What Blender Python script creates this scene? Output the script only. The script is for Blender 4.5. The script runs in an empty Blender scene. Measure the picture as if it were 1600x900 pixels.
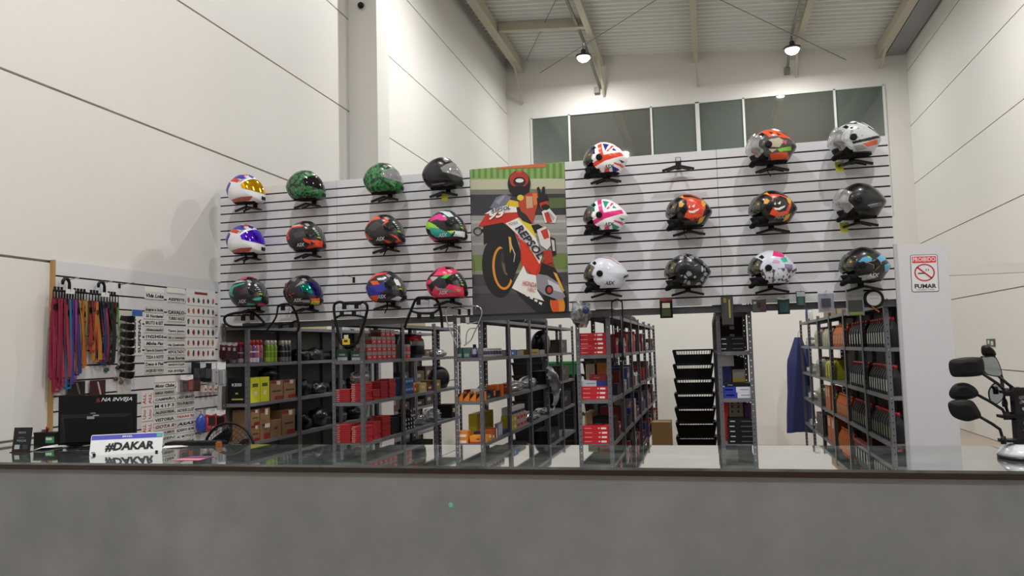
import bpy, bmesh, math, random
from mathutils import Vector, Matrix
import numpy as np
random.seed(7)
R = math.radians
scene = bpy.context.scene
COL = scene.collection

# ------------------------------------------------------------------ camera
CAM_H = 1.66
F_PX, YAW, PITCH, ROLL = 1253.4, .2368, .0767, -.0264
_fw = Vector((-math.sin(YAW)*math.cos(PITCH), math.cos(YAW)*math.cos(PITCH), math.sin(PITCH)))
_r0 = Vector((math.cos(YAW), math.sin(YAW), 0)); _u0 = _r0.cross(_fw)
_rt = _r0*math.cos(ROLL)+_u0*math.sin(ROLL); _up = -_r0*math.sin(ROLL)+_u0*math.cos(ROLL)
EYE = Vector((0, 0, CAM_H))
cam_d = bpy.data.cameras.new('camera'); cam = bpy.data.objects.new('camera', cam_d); COL.objects.link(cam)
cam_d.sensor_width = 36; cam_d.lens = F_PX*36/1600; cam_d.clip_start = .05; cam_d.clip_end = 200
cam.matrix_world = Matrix(((_rt.x, _up.x, -_fw.x, 0), (_rt.y, _up.y, -_fw.y, 0), (_rt.z, _up.z, -_fw.z, CAM_H), (0, 0, 0, 1)))
scene.camera = cam
# ------------------------------------------------------------------ world, exposure
w = bpy.data.worlds.new('world'); scene.world = w; w.use_nodes = True
w.node_tree.nodes['Background'].inputs[0].default_value = (.86, .93, 1, 1)
w.node_tree.nodes['Background'].inputs[1].default_value = .10
vs = scene.view_settings
vs.view_transform = 'Standard'; vs.look = 'None'; vs.gamma = 1; vs.use_curve_mapping = False
vs.exposure = -0.1
LAMP_W = 182
LAMP_XY = [(-2.36, 3.3), (1.95, 3.3), (-2.36, 10.9), (1.95, 10.9), (-2.36, 17.0), (1.95, 17.0), (-2.36, -3.2), (1.95, -3.2)]
LAMP_Z = 7.93

def at(px, py, Y):            # the point of the vertical plane at depth Y that is seen at a photo pixel
    d = _fw+_rt*((px-800)/F_PX)-_up*((py-450)/F_PX)
    return EYE+d*(Y/d.y)
def atx(px, py, X):
    d = _fw+_rt*((px-800)/F_PX)-_up*((py-450)/F_PX)
    return EYE+d*(X/d.x)
def atz(px, py, Z):
    d = _fw+_rt*((px-800)/F_PX)-_up*((py-450)/F_PX)
    return EYE+d*((Z-CAM_H)/d.z)

# ------------------------------------------------------------------ materials
def lin(c):
    if isinstance(c, str):
        c = [int(c[i:i+2], 16)/255 for i in (0, 2, 4)]
    return tuple((v/12.92 if v <= .04045 else ((v+.055)/1.055)**2.4) for v in c)
_M = {}
def mat(hexc, rough=.5, metal=0, noise=0, scale=8, coat=0, emit=0, alpha=1, bump=0, spec=.5, trans=0):
    key = (hexc, rough, metal, noise, scale, coat, emit, alpha, bump, spec, trans)
    if key in _M: return _M[key]
    m = bpy.data.materials.new('m_'+str(hexc)); m.use_nodes = True
    nt = m.node_tree; b = nt.nodes['Principled BSDF']; c = lin(hexc)
    b.inputs['Base Color'].default_value = (*c, 1); b.inputs['Roughness'].default_value = rough
    b.inputs['Metallic'].default_value = metal; b.inputs['Coat Weight'].default_value = coat
    b.inputs['Coat Roughness'].default_value = .05
    b.inputs['Specular IOR Level'].default_value = spec; b.inputs['Transmission Weight'].default_value = trans
    b.inputs['Alpha'].default_value = alpha
    if max(c) < .022 and metal == 0: b.inputs['Specular IOR Level'].default_value = spec*.5
    if emit:
        b.inputs['Emission Color'].default_value = (*c, 1); b.inputs['Emission Strength'].default_value = emit
    if noise or bump:
        tc = nt.nodes.new('ShaderNodeTexCoord'); n = nt.nodes.new('ShaderNodeTexNoise')
        n.inputs['Scale'].default_value = scale; n.inputs['Detail'].default_value = 6
        nt.links.new(tc.outputs['Object'], n.inputs['Vector'])
        if noise:
            mx = nt.nodes.new('ShaderNodeMix'); mx.data_type = 'RGBA'
            mx.inputs[6].default_value = (*[v*(1-noise) for v in c], 1)
            mx.inputs[7].default_value = (*[min(1, v*(1+noise)) for v in c], 1)
            nt.links.new(n.outputs['Fac'], mx.inputs[0]); nt.links.new(mx.outputs[2], b.inputs['Base Color'])
        if bump:
            bp = nt.nodes.new('ShaderNodeBump'); bp.inputs['Strength'].default_value = bump; bp.inputs['Distance'].default_value = .01
            nt.links.new(n.outputs['Fac'], bp.inputs['Height']); nt.links.new(bp.outputs[0], b.inputs['Normal'])
    _M[key] = m
    return m
def paint_mat(name, rough=.25, coat=.6):         # printed or painted colours kept in the colour attribute Col
    key = ('paint', name)
    if key in _M: return _M[key]
    m = bpy.data.materials.new(name); m.use_nodes = True; nt = m.node_tree; b = nt.nodes['Principled BSDF']
    a = nt.nodes.new('ShaderNodeAttribute'); a.attribute_name = 'Col'
    nt.links.new(a.outputs['Color'], b.inputs['Base Color'])
    b.inputs['Roughness'].default_value = rough; b.inputs['Coat Weight'].default_value = coat; b.inputs['Coat Roughness'].default_value = .04
    _M[key] = m
    return m
def clear_mat(name, tint=(1, 1, 1), refl=.12, rough=.02, body=0.0, bodyc=(.8, .8, .8)):   # thin clear plastic or glass
    key = ('clear', name)
    if key in _M: return _M[key]
    m = bpy.data.materials.new(name); m.use_nodes = True; nt = m.node_tree
    for n in list(nt.nodes):
        if n.type != 'OUTPUT_MATERIAL': nt.nodes.remove(n)
    out = [n for n in nt.nodes if n.type == 'OUTPUT_MATERIAL'][0]
    t = nt.nodes.new('ShaderNodeBsdfTransparent'); t.inputs[0].default_value = (*tint, 1)
    g = nt.nodes.new('ShaderNodeBsdfGlossy'); g.inputs['Roughness'].default_value = rough
    d = nt.nodes.new('ShaderNodeBsdfDiffuse'); d.inputs[0].default_value = (*bodyc, 1)
    x1 = nt.nodes.new('ShaderNodeMixShader'); x1.inputs[0].default_value = body
    fr = nt.nodes.new('ShaderNodeLayerWeight'); fr.inputs[0].default_value = .25
    ad = nt.nodes.new('ShaderNodeMath'); ad.operation = 'MULTIPLY_ADD'; ad.inputs[1].default_value = .7; ad.inputs[2].default_value = refl
    x2 = nt.nodes.new('ShaderNodeMixShader')
    nt.links.new(t.outputs[0], x1.inputs[1]); nt.links.new(d.outputs[0], x1.inputs[2])
    nt.links.new(fr.outputs['Facing'], ad.inputs[0]); nt.links.new(ad.outputs[0], x2.inputs[0])
    nt.links.new(x1.outputs[0], x2.inputs[1]); nt.links.new(g.outputs[0], x2.inputs[2]); nt.links.new(x2.outputs[0], out.inputs[0])
    _M[key] = m
    return m

# ------------------------------------------------------------------ mesh helpers
class MB:
    """collects shapes of ONE part; build() links it as one mesh object"""
    def __init__(s): s.v = []; s.f = []; s.c = []; s.sm = []
    def add(s, vs, fs, col=None, smooth=False):
        o = len(s.v); s.v += [tuple(p) for p in vs]
        for f in fs: s.f.append([i+o for i in f]); s.c.append(col); s.sm.append(smooth)
        return s
    def box(s, x0, x1, y0, y1, z0, z1, col=None):
        return s.add([(x0, y0, z0), (x1, y0, z0), (x1, y1, z0), (x0, y1, z0), (x0, y0, z1), (x1, y0, z1), (x1, y1, z1), (x0, y1, z1)],
                     [(0, 3, 2, 1), (4, 5, 6, 7), (0, 1, 5, 4), (1, 2, 6, 5), (2, 3, 7, 6), (3, 0, 4, 7)], col)
    def obox(s, c, ax, ay, az, hx, hy, hz, col=None):     # oriented box: centre, axes, half sizes
        c = Vector(c); p = []
        for k in (-1, 1):
            for (i, j) in ((-1, -1), (1, -1), (1, 1), (-1, 1)): p.append(c+ax*(hx*i)+ay*(hy*j)+az*(hz*k))
        return s.add(p, [(0, 3, 2, 1), (4, 5, 6, 7), (0, 1, 5, 4), (1, 2, 6, 5), (2, 3, 7, 6), (3, 0, 4, 7)], col)
    def bar(s, a, b, wx, wz, up=Vector((0, 0, 1)), col=None):
        a = Vector(a); b = Vector(b); d = (b-a); L = d.length; d.normalize()
        sd = d.cross(up)
        if sd.length < 1e-4: sd = d.cross(Vector((1, 0, 0)))
        sd.normalize(); n = sd.cross(d)
        return s.obox((a+b)/2, sd, d, n, wx/2, L/2, wz/2, col)
    def tube(s, pts, r, n=8, col=None, closed=False, caps=True):
        pts = [Vector(p) for p in pts]; m = len(pts); rings = []
        rr = r if isinstance(r, (list, tuple)) else [r]*m
        prev = None; vs = []
        for i, p in enumerate(pts):
            a = pts[(i-1) % m] if (closed or i) else pts[0]; b = pts[(i+1) % m] if (closed or i < m-1) else pts[-1]
            d = (b-a).normalized()
            if prev is None:
                u = d.orthogonal().normalized()
            else:
                u = prev-d*prev.dot(d); u = u.normalized() if u.length > 1e-5 else d.orthogonal().normalized()
            prev = u; w2 = d.cross(u)
            vs += [p+(u*math.cos(2*math.pi*k/n)+w2*math.sin(2*math.pi*k/n))*rr[i] for k in range(n)]
        fs = []
        for i in range(m if closed else m-1):
            j = (i+1) % m
            for k in range(n): k2 = (k+1) % n; fs.append((i*n+k, i*n+k2, j*n+k2, j*n+k))
        s.add(vs, fs, col, True)
        if caps and not closed:
            o = len(s.v)-len(vs)
            s.f += [[o+k for k in reversed(range(n))], [o+(m-1)*n+k for k in range(n)]]; s.c += [col, col]; s.sm += [False, False]
        return s
    def lathe(s, prof, c=(0, 0, 0), n=16, col=None, sx=1, sy=1, capb=True, capt=True, cols=None):
        vs = []; cx, cy, cz = c
        for r, z in prof: vs += [(cx+r*sx*math.cos(2*math.pi*k/n), cy+r*sy*math.sin(2*math.pi*k/n), cz+z) for k in range(n)]
        o = len(s.v); s.v += vs
        for i in range(len(prof)-1):
            for k in range(n):
                k2 = (k+1) % n; s.f.append([o+i*n+k, o+i*n+k2, o+(i+1)*n+k2, o+(i+1)*n+k]); s.c.append(cols[i] if cols else col); s.sm.append(True)
        if capb: s.f.append([o+k for k in reversed(range(n))]); s.c.append(cols[0] if cols else col); s.sm.append(False)
        if capt: s.f.append([o+(len(prof)-1)*n+k for k in range(n)]); s.c.append(cols[-1] if cols else col); s.sm.append(False)
        return s
    def poly(s, pts, th=0, nrm=None, col=None):          # flat polygon, extruded by th against nrm
        pts = [Vector(p) for p in pts]; n = len(pts)
        if not th: return s.add(pts, [tuple(range(n))], col)
        back = [p-nrm*th for p in pts]
        fs = [tuple(range(n)), tuple(reversed(range(n, 2*n)))]+[(i, i+n, (i+1) % n+n, (i+1) % n) for i in range(n)]
        return s.add(pts+back, fs, col)
    def mesh(s, name, m):
        me = bpy.data.meshes.new(name); me.from_pydata(s.v, [], s.f)
        if any(s.sm): me.polygons.foreach_set('use_smooth', s.sm)
        if any(c is not None for c in s.c):
            at_ = me.color_attributes.new('Col', 'FLOAT_COLOR', 'CORNER'); buf = []
            for c, f in zip(s.c, s.f):
                q = lin(c) if c is not None else (.5, .5, .5); buf += [*q, 1]*len(f)
            at_.data.foreach_set('color', buf)
        if m is not None: me.materials.append(m)
        me.update()
        return me
    def build(s, name, m, parent=None, loc=None, rot=None):
        return link(name, s.mesh(name, m), parent, loc, rot)
def link(name, me, parent=None, loc=None, rot=None):
    o = bpy.data.objects.new(name, me); COL.objects.link(o)
    if parent is not None: o.parent = parent
    if loc is not None: o.location = loc
    if rot is not None: o.rotation_euler = rot
    return o
def empty(name, loc=(0, 0, 0), rz=0, rot=None):
    o = bpy.data.objects.new(name, None); COL.objects.link(o); o.location = loc; o.rotation_euler = rot or (0, 0, rz)
    o.empty_display_size = .05
    return o
def tag(o, label, cat, group=None, kind=None):
    o['label'] = label; o['category'] = cat
    if group: o['group'] = group
    if kind: o['kind'] = kind
    return o
def struct(o): o['kind'] = 'structure'; return o
def copy_tree(o, parent=None):
    c = o.copy(); COL.objects.link(c)
    if parent is not None: c.parent = parent
    for ch in list(o.children): copy_tree(ch, c)
    return c
_TXT = {}
def text_mesh(txt, size=1, shear=0, bold=0, spacing=1):     # lettering, centred, in the XY plane
    key = (txt, size, shear, bold, spacing)
    if key in _TXT: return _TXT[key]
    cu = bpy.data.curves.new('lettering', 'FONT'); cu.body = txt; cu.size = size; cu.align_x = 'CENTER'; cu.align_y = 'CENTER'
    cu.shear = shear; cu.offset = bold; cu.space_character = spacing; cu.resolution_u = 2
    o = bpy.data.objects.new('lettering', cu); me = bpy.data.meshes.new_from_object(o)
    bpy.data.objects.remove(o); bpy.data.curves.remove(cu)
    _TXT[key] = me
    return me
def lettering(txt, size, m, parent, loc, rot=(0, 0, 0), shear=0, bold=0, width=None, name='lettering', spacing=1, height=None):
    me = text_mesh(txt, size, shear, bold, spacing).copy(); me.materials.clear(); me.materials.append(m)
    o = link(name, me, parent, loc, rot)
    xs = [v.co.x for v in me.vertices]; ys = [v.co.y for v in me.vertices]
    if xs:
        if width: k = width/(max(xs)-min(xs)); k2 = height/(max(ys)-min(ys)) if height else k; o.scale = (k, k2, 1)
    return o
ORD = ['zeroth', 'first', 'second', 'third', 'fourth', 'fifth', 'sixth', 'seventh', 'eighth', 'ninth', 'tenth', 'eleventh', 'twelfth', 'thirteenth', 'fourteenth', 'fifteenth', 'sixteenth', 'seventeenth', 'eighteenth', 'nineteenth', 'twentieth']
FRONT = (R(90), 0, 0)      # lettering facing -Y

# ================================================================== THE SETTING
LX, RX, YB = -4.45, 4.42, 18.4
wall_m = mat('DEDCD8', .55, noise=.015, scale=1.2); joint_m = mat('B5AB9D', .8)
floor_m = mat('A89C8E', .35, noise=.08, scale=1.5)
struct(MB().box(LX-.3, RX+.3, -8, YB+.3, -.12, 0).build('floor', floor_m))
def clad_wall(name, X, s, spans, zs):
    wl = struct(MB().box(min(X, X-s*.2)-(.03 if s > 0 else -.03), max(X, X-s*.2)-(.03 if s > 0 else -.03), -8, YB, 0, 9.2).build(name, joint_m))
    for (y0, y1) in spans:
        for a, b in zip(zs[:-1], zs[1:]):
            x0, x1 = (X-.03, X) if s > 0 else (X, X+.03)
            MB().box(x0, x1, y0, y1, a+.009, b-.009).build('wall_panel', wall_m, wl)
    return wl
clad_wall('wall_left', LX, 1, [(-8, 1.2), (1.21, 9.57), (9.57, 18.4)], [0, 1.15, 2.36, 3.60, 4.84, 6.09, 7.3, 8.5, 9.15])
clad_wall('wall_right', RX, -1, [(-8, 1.2), (1.21, 9.57), (9.57, 18.4)], [0, 1.15, 2.37, 3.65, 4.95, 6.2, 7.4, 8.4, 9.0])
struct(MB().box(LX, LX+.40, 9.57, 9.97, 0, 8.9).build('trim_1', wall_m))          # concrete column on the left wall
# back wall around the glazed strip
WX0, WX1, WZ0, WZ1 = -3.86, 3.93, 4.3, 7.16
struct(MB().box(LX, WX0, YB, YB+.15, 0, 9.1).box(WX1, RX, YB, YB+.15, 0, 9.1).box(WX0, WX1, YB, YB+.15, WZ1, 9.1).box(WX0, WX1, YB, YB+.15, 0, WZ0).build('wall_back', wall_m))
# the office behind the glass
office_m = mat('B9BAAE', .7)
struct(MB().box(LX, RX, YB+4, YB+4.1, 3.0, 8.0).box(LX, RX, YB+.15, YB+4, 7.72, 7.8).box(LX, RX, YB+.15, YB+4, 3.2, 3.3)
       .box(LX-.1, LX, YB+.15, YB+4, 3, 8).box(RX, RX+.1, YB+.15, YB+4, 3, 8).build('wall_office', office_m))
win = struct(MB().box(WX0, WX1, YB-.02, YB+.06, WZ1-.025, WZ1+.02).box(WX0, WX1, YB-.02, YB+.06, WZ0, WZ0+.05)
             .build('window_1', mat('D8DCD8', .4)))
glass_m = clear_mat('office glass', tint=(.62, .68, .64), refl=.10, rough=.03, body=.22, bodyc=(.36, .35, .31))
glass_g = clear_mat('sliding glass', tint=(.42, .52, .47), refl=.16, rough=.05, body=.26, bodyc=(.38, .45, .41))
mull = [-3.86, -2.946, -1.035, .002, 1.012, 2.93, 3.93]
for i, x in enumerate(mull):
    wd = .045 if i in (3,) else .022
    MB().box(x-wd, x+wd, YB-.02, YB+.05, WZ0, WZ1).build('mullion', mat('D8DCD8', .4), win)
for i in range(6):
    MB().box(mull[i]+.02, mull[i+1]-.02, YB+.01+.012*(i % 2), YB+.018+.012*(i % 2), WZ0+.04, WZ1-.02).build('pane', glass_g if i in (0, 2, 3, 5) else glass_m, win)
for lx, ly in ((-2.35, YB+.75), (1.92, YB+.75)):
    d = tag(empty('downlight', (lx, ly, 7.72)), 'small round downlight in the office ceiling behind the glass, %s' % {-2.35: 'near the left wide pane', 1.92: 'near the right wide pane'}[lx], 'light')
    MB().lathe([(.08, -.02), (.08, 0)], n=16).build('rim', mat('F0F0F0', .4), d)
    MB().lathe([(.06, -.026), (.06, -.021)], n=16).build('lens', mat('FFF8EA', .4, emit=60), d)
# roof deck: trapezoid ribs running down the slope along X
def roof_z(x): return 8.59-.075*(x+3.94)
m = MB(); prof = []; y = -8.0
while y < YB+.1:
    prof += [(y, 0), (y+.06, 0), (y+.085, .065), (y+.175, .065)]; y += .2
vs = [(LX-.2, p, roof_z(LX-.2)+h) for p, h in prof]+[(RX+.3, p, roof_z(RX+.3)+h) for p, h in prof]; n = len(prof)
m.add(vs, [(i, i+1, n+i+1, n+i) for i in range(n-1)])
struct(m.build('ceiling', mat('DCDCD9', .5, noise=.04, scale=2)))
beam_m = mat('B9B5A2', .5); beam_d = mat('7D7C72', .5); beam_g = mat('8E9092', .45)
pur = [(-4.08, .09, .30), (-2.13, .06, .20), (.01, .06, .20), (2.13, .06, .20), (3.87, .08, .26)]
for i, (x, wd, h) in enumerate(pur):
    zt = roof_z(x)
    p = MB().box(x-wd/2, x+wd/2, -8, YB, zt-h, zt-.005).box(x-wd, x+wd, -8, YB, zt-h-.015, zt-h+.01)
    p = struct(p.build('trim_%d' % (i+2), beam_m))
    MB().bar((x, YB-.75, zt-h), (x+.03, YB-.02, 7.52), .05, .05).build('knee_brace', beam_m, p)
struct(MB().box(4.0, 4.38, -8, YB, 7.78, 7.95).build('trim_7', beam_g))
struct(MB().bar((-4.0, 16.05, roof_z(-4)-.13), (-2.18, 16.05, roof_z(-2.18)-.13), .12, .16).build('trim_8', beam_m))
for a, b, k in (((-3.9, 18.2, 8.5), (-2.2, 14.0, 8.38), 9), ((-3.6, 18.3, 8.2), (-.2, 14.5, 8.2), 10), ((3.2, 18.3, 7.75), (.2, 14.8, 8.15), 11)):
    struct(MB().tube([a, b], .008, 6).build('trim_%d' % k, beam_d))
# partition behind the stock shelves and beam on the right
struct(MB().box(LX, 2.05, 13.9, 14.02, 0, 3.15).build('wall_partition', mat('E6E4DF', .55, noise=.01, scale=1)))
struct(MB().box(1.9, RX, 9.0, 9.1, 2.30, 2.40).build('trim_12', mat('EAE5E2', .6)))

# high-bay lamps on conduit rails
def lamp(x, y, z, label, power=1):
    t = tag(empty('high_bay_lamp', (x, y, z)), label, 'lamp', 'high-bay lamps under the roof')
    MB().lathe([(.03, .16), (.05, .14), (.06, .05), (.17, .02), (.18, -.03)], n=24, capb=False).build('housing', mat('55585A', .4, metal=.6), t)
    MB().lathe([(.02, -.125), (.07, -.112), (.11, -.085), (.135, -.045), (.14, -.02)], n=24).build('lens', mat('FFF6E4', .3, emit=30), t)
    MB().tube([(0, 0, .15), (0, 0, .272)], .012, 6).build('stem', mat('55585A', .4, metal=.6), t)
    ld = bpy.data.lights.new('lamp_light', 'AREA'); ld.shape = 'DISK'; ld.size = .16; ld.energy = LAMP_W*power; ld.color = (1, .982, .96)
    lo = bpy.data.objects.new('lamp_light', ld); COL.objects.link(lo); lo.parent = t; lo.location = (0, 0, -.14)
LL = {(-2.36, 17.0): 'glowing round high-bay lamp under the roof, left of the two seen', (1.95, 17.0): 'glowing round high-bay lamp under the roof, right of the two seen'}
def rail_z(x): return roof_z(x)-.17
for x, y in LAMP_XY:
    if (x, y) in LL: lb = LL[(x, y)]
    else: lb = 'high-bay lamp under the roof above %s' % {3.3: 'the counter', 10.9: 'the stock shelves', -3.2: 'the shop front'}[y]+(' on the left rail' if x < 0 else ' on the right rail')
    lamp(x, y, rail_z(x)-.30, lb, .45 if y > 15 else 1)
for x in (-2.36, 1.95):
    s_ = 1 if x < 0 else .2
    c = tag(empty('conduit_rail', (x, 0, 0)), 'thin metal conduit rail carrying the %s high-bay lamp' % ('left' if x < 0 else 'right'), 'conduit')
    MB().bar((-.02, -6, rail_z(x)), (.03*s_, 17.0, rail_z(x)), .05, .05).build('rail', beam_d, c)
    MB().bar((.03*s_, 16.95, rail_z(x)), (.17*s_, YB-.05, 7.72), .05, .05).build('rail', beam_d, c)
    MB().box(.10*s_-.06, .10*s_+.06, YB-.12, YB-.003, 7.58, 7.72).build('junction_box', beam_d, c)
dm = tag(empty('dome_camera', (LX+.2, 9.57, 6.24)), 'small black camera near the top of the left column', 'camera')
MB().lathe([(.05, 0), (.05, .03)], n=16).build('base', mat('D8D5CC', .5), dm, rot=(R(90), 0, 0))
MB().lathe([(.045, .03), (.04, .06), (.02, .08)], n=16).build('lens', mat('15130F', .2), dm, rot=(R(90), 0, 0))

# ================================================================== COUNTER
CZ = 1.13; CY0, CY1 = 3.59, 4.40
def counter_mat():
    m = bpy.data.materials.new('counter_concrete'); m.use_nodes = True; nt = m.node_tree; b = nt.nodes['Principled BSDF']
    tc = nt.nodes.new('ShaderNodeTexCoord'); n = nt.nodes.new('ShaderNodeTexNoise'); n.inputs['Scale'].default_value = 2.2; n.inputs['Detail'].default_value = 8; n.inputs['Roughness'].default_value = .62
    r = nt.nodes.new('ShaderNodeValToRGB'); r.color_ramp.elements[0].color = (*lin('7D8082'), 1); r.color_ramp.elements[1].color = (*lin('959799'), 1)
    r.color_ramp.elements[0].position = .3; r.color_ramp.elements[1].position = .72
    nt.links.new(tc.outputs['Object'], n.inputs['Vector']); nt.links.new(n.outputs['Fac'], r.inputs[0]); nt.links.new(r.outputs[0], b.inputs['Base Color'])
    b.inputs['Roughness'].default_value = .42
    return m
def top_mat():
    m = bpy.data.materials.new('polished_stone_top'); m.use_nodes = True; nt = m.node_tree; b = nt.nodes['Principled BSDF']
    tc = nt.nodes.new('ShaderNodeTexCoord'); n = nt.nodes.new('ShaderNodeTexNoise'); n.inputs['Scale'].default_value = 3.5; n.inputs['Detail'].default_value = 7; n.inputs['Distortion'].default_value = 1.2
    r = nt.nodes.new('ShaderNodeValToRGB'); r.color_ramp.elements[0].color = (*lin('3C4240'), 1); r.color_ramp.elements[1].color = (*lin('6F7672'), 1)
    r.color_ramp.elements[0].position = .35; r.color_ramp.elements[1].position = .7
    nt.links.new(tc.outputs['Object'], n.inputs['Vector']); nt.links.new(n.outputs['Fac'], r.inputs[0]); nt.links.new(r.outputs[0], b.inputs['Base Color'])
    b.inputs['Roughness'].default_value = .035; b.inputs['IOR'].default_value = 1.75; b.inputs['Coat Weight'].default_value = .8; b.inputs['Coat Roughness'].default_value = .01; b.inputs['Coat IOR'].default_value = 1.6
    return m
ct = tag(empty('service_counter', (0, CY0, 0)), 'long grey concrete-look service counter with polished glassy top', 'counter')
MB().box(LX+.01, 3.3, .02, CY1-CY0-.02, 0, CZ-.035).build('front_panel', counter_mat(), ct)
MB().box(LX+.01, 3.3, 0, CY1-CY0, CZ-.012, CZ).build('top', top_mat(), ct)
MB().box(LX+.01, 3.3, -.006, CY1-CY0, CZ-.035, CZ-.0125).build('edge_strip', mat('2A1B14', .4), ct)
MB().lathe([(.012, 0), (.011, .0015)], n=10).build('sticker_dot', mat('6CCBB0', .5), ct, loc=(atz(681, 785, CZ).x*0-1.19, .0195, .95), rot=(R(90), 0, 0))

# ================================================================== SLATWALL
PY = 6.64
slat_m = mat('D6D7DB', .38, noise=.012, scale=3); groove_m = mat('3A2620', .7)
def slat_sheet(label, x0, x1, ztop, zbot, z0, pitch, n, gap, origin, rz):
    t = tag(empty('slatwall_sheet', origin, rz), label, 'slatwall', 'white grooved slatwall sheets')
    MB().box(x0, x1, .012, .025, zbot, ztop).build('backing', groove_m, t)
    zs = [ztop]+[z0-pitch*k for k in range(n)]+[zbot]; cache = {}
    for k in range(len(zs)-1):
        a = zs[k]-(gap/2 if k else 0); b = zs[k+1]+(gap/2 if k < len(zs)-2 else 0)
        if a-b < .004: continue
        h = round(a-b, 4)
        if h not in cache: cache[h] = MB().box(x0+.0015, x1-.0015, 0, .012, -h/2, h/2).mesh('slat', slat_m)
        link('slat', cache[h], t, (0, 0, (a+b)/2))
    return t
Z1 = 3.163; PIT = .08
for (x0, x1, lb) in ((-4.42, -3.22, 'sheet at the far left, under the white and green helmets'), (-3.22, -1.955, 'sheet between the left end sheet and the racing poster'),
                     (-1.115, .135, 'sheet just right of the racing poster'), (.135, 1.425, 'sheet at the right end above the oil bottles')):
    slat_sheet('white grooved slatwall '+lb, x0, x1, 3.238, 1.975, Z1, PIT, 15, .013, (0, PY, 0), 0)
MB_ = MB().box(1.426, 1.445, PY-.005, PY+.03, 1.9, 2.28).build('edge_board', mat('A98A63', .6)); tag(MB_, 'bare brown board edge beside the right end of the slatwall', 'board')
# slatwall on the left wall (faces +X): local x runs along +Y
sl = slat_sheet('white grooved slatwall with stickers and lanyards on the left wall', 0, 1.94, 2.368, .62, 2.262, .1055, 15, .012, (LX+.026, 4.69, 0), R(90))
MB().box(-.022, -.001, -.004, .025, .62, 2.372).build('edge_strip', mat('B08A58', .6), sl)
# steel header under the slatwall carried by the shelf ends
hd = tag(MB().box(-4.2, 1.44, PY+.03, PY+.06, 1.915, 1.97).build('header_rail', mat('55565B', .5, metal=.3)), 'long dark grey perforated steel rail under the helmet wall', 'rail')

# ================================================================== STOCK SHELVES
def post_mat():
    m = bpy.data.materials.new('perforated_steel'); m.use_nodes = True; nt = m.node_tree; b = nt.nodes['Principled BSDF']
    b.inputs['Base Color'].default_value = (*lin('6A6B72'), 1); b.inputs['Roughness'].default_value = .45; b.inputs['Metallic'].default_value = .25
    tc = nt.nodes.new('ShaderNodeTexCoord'); sp = nt.nodes.new('ShaderNodeSeparateXYZ'); nt.links.new(tc.outputs['Object'], sp.inputs[0])
    def M(op, a, bb=None):
        k = nt.nodes.new('ShaderNodeMath'); k.operation = op
        for i, q in enumerate((a, bb)):
            if q is None: continue
            if isinstance(q, (int, float)): k.inputs[i].default_value = q
            else: nt.links.new(q, k.inputs[i])
        return k.outputs[0]
    ax, ay = M('ABSOLUTE', sp.outputs[0]), M('ABSOLUTE', sp.outputs[1])
    dz = M('MULTIPLY', M('SUBTRACT', M('FRACT', M('DIVIDE', sp.outputs[2], .05)), .5), .05)
    mx = M('MAXIMUM', ax, ay); d = M('SUBTRACT', mx, .019)
    rr = M('SQRT', M('ADD', M('MULTIPLY', dz, dz), M('MULTIPLY', d, d)))
    nt.links.new(M('GREATER_THAN', rr, .0048), b.inputs['Alpha'])
    return m
post_m = post_mat(); shelf_m = mat('75767C', .45, metal=.2, noise=.03, scale=6); bolt_m = mat('C9CACC', .35, metal=.8)
LEV = [1.945, 1.60, 1.225, .86, .49, .12]
PW = .034; UL = .94
_pm = {}
def post_mesh(sx, sy):
    if (sx, sy) not in _pm:
        m = MB(); t = .002
        m.box(min(0, sx*PW), max(0, sx*PW), min(0, sy*t), max(0, sy*t), 0, 1.98); m.box(min(0, sx*t), max(0, sx*t), min(0, sy*PW), max(0, sy*PW), 0, 1.98)
        _pm[(sx, sy)] = m.mesh('post', post_m)
    return _pm[(sx, sy)]
_sm = {}
def shelf_mesh(wd, ln):
    k = (round(wd, 3), round(ln, 3))
    if k not in _sm:
        x, y = wd/2-.0025, ln/2-.0025; m = MB().box(-x, x, -y, y, -.002, 0)
        m.box(-x, x, -y, -y+.0015, -.032, -.002).box(-x, x, y-.0015, y, -.032, -.002).box(-x, -x+.0015, -y+.0015, y-.0015, -.032, -.002).box(x-.0015, x, -y+.0015, y-.0015, -.032, -.002)
        _sm[k] = m.mesh('shelf', shelf_m)
    return _sm[k]
bolt_me = MB().lathe([(.006, 0), (.005, .004)], n=8).mesh('bolt', bolt_m)
ROWS = {'A': (-4.44, -4.17, 2, 'by the left wall'), 'B': (-3.32, -3.01, 3, 'with the flat red boxes'), 'C': (-2.16, -1.90, 5, 'with the orange boxes'),
        'D': (-1.08, -.79, 6, 'with the stacked red cartons'), 'E': (.07, .35, 5, 'with the black cartons'), 'F': (1.335, 1.625, 6, 'with the oil bottles')}
SY0 = 6.715
def shelf_unit(x0, x1, y0, y1, label, levels=LEV, bolts=False, back=0):
    t = tag(empty('shelf_unit', ((x0+x1)/2, (y0+y1)/2, 0)), label, 'shelf', 'grey perforated steel shelf units')
    hx, hy = (x1-x0)/2, (y1-y0)/2
    for sx in (-1, 1):
        for sy in (-1, 1):
            p = link('post', post_mesh(-sx, -sy), t, (sx*hx, sy*hy, 0))
            if bolts and sy == -1:
                for z in levels:
                    link('bolt', bolt_me, p, (-sx*.018, 0, z-.016), (R(90), 0, 0))
    for z in levels: link('shelf', shelf_mesh(x1-x0-.005, y1-y0-.005), t, (0, 0, z))
    if back: MB().box(back*(hx-.006)-.001, back*(hx-.006)+.001, -hy+.004, hy-.004, .1, 1.95).build('back_panel', mat('6E6B68', .6), t)
    return t
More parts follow.
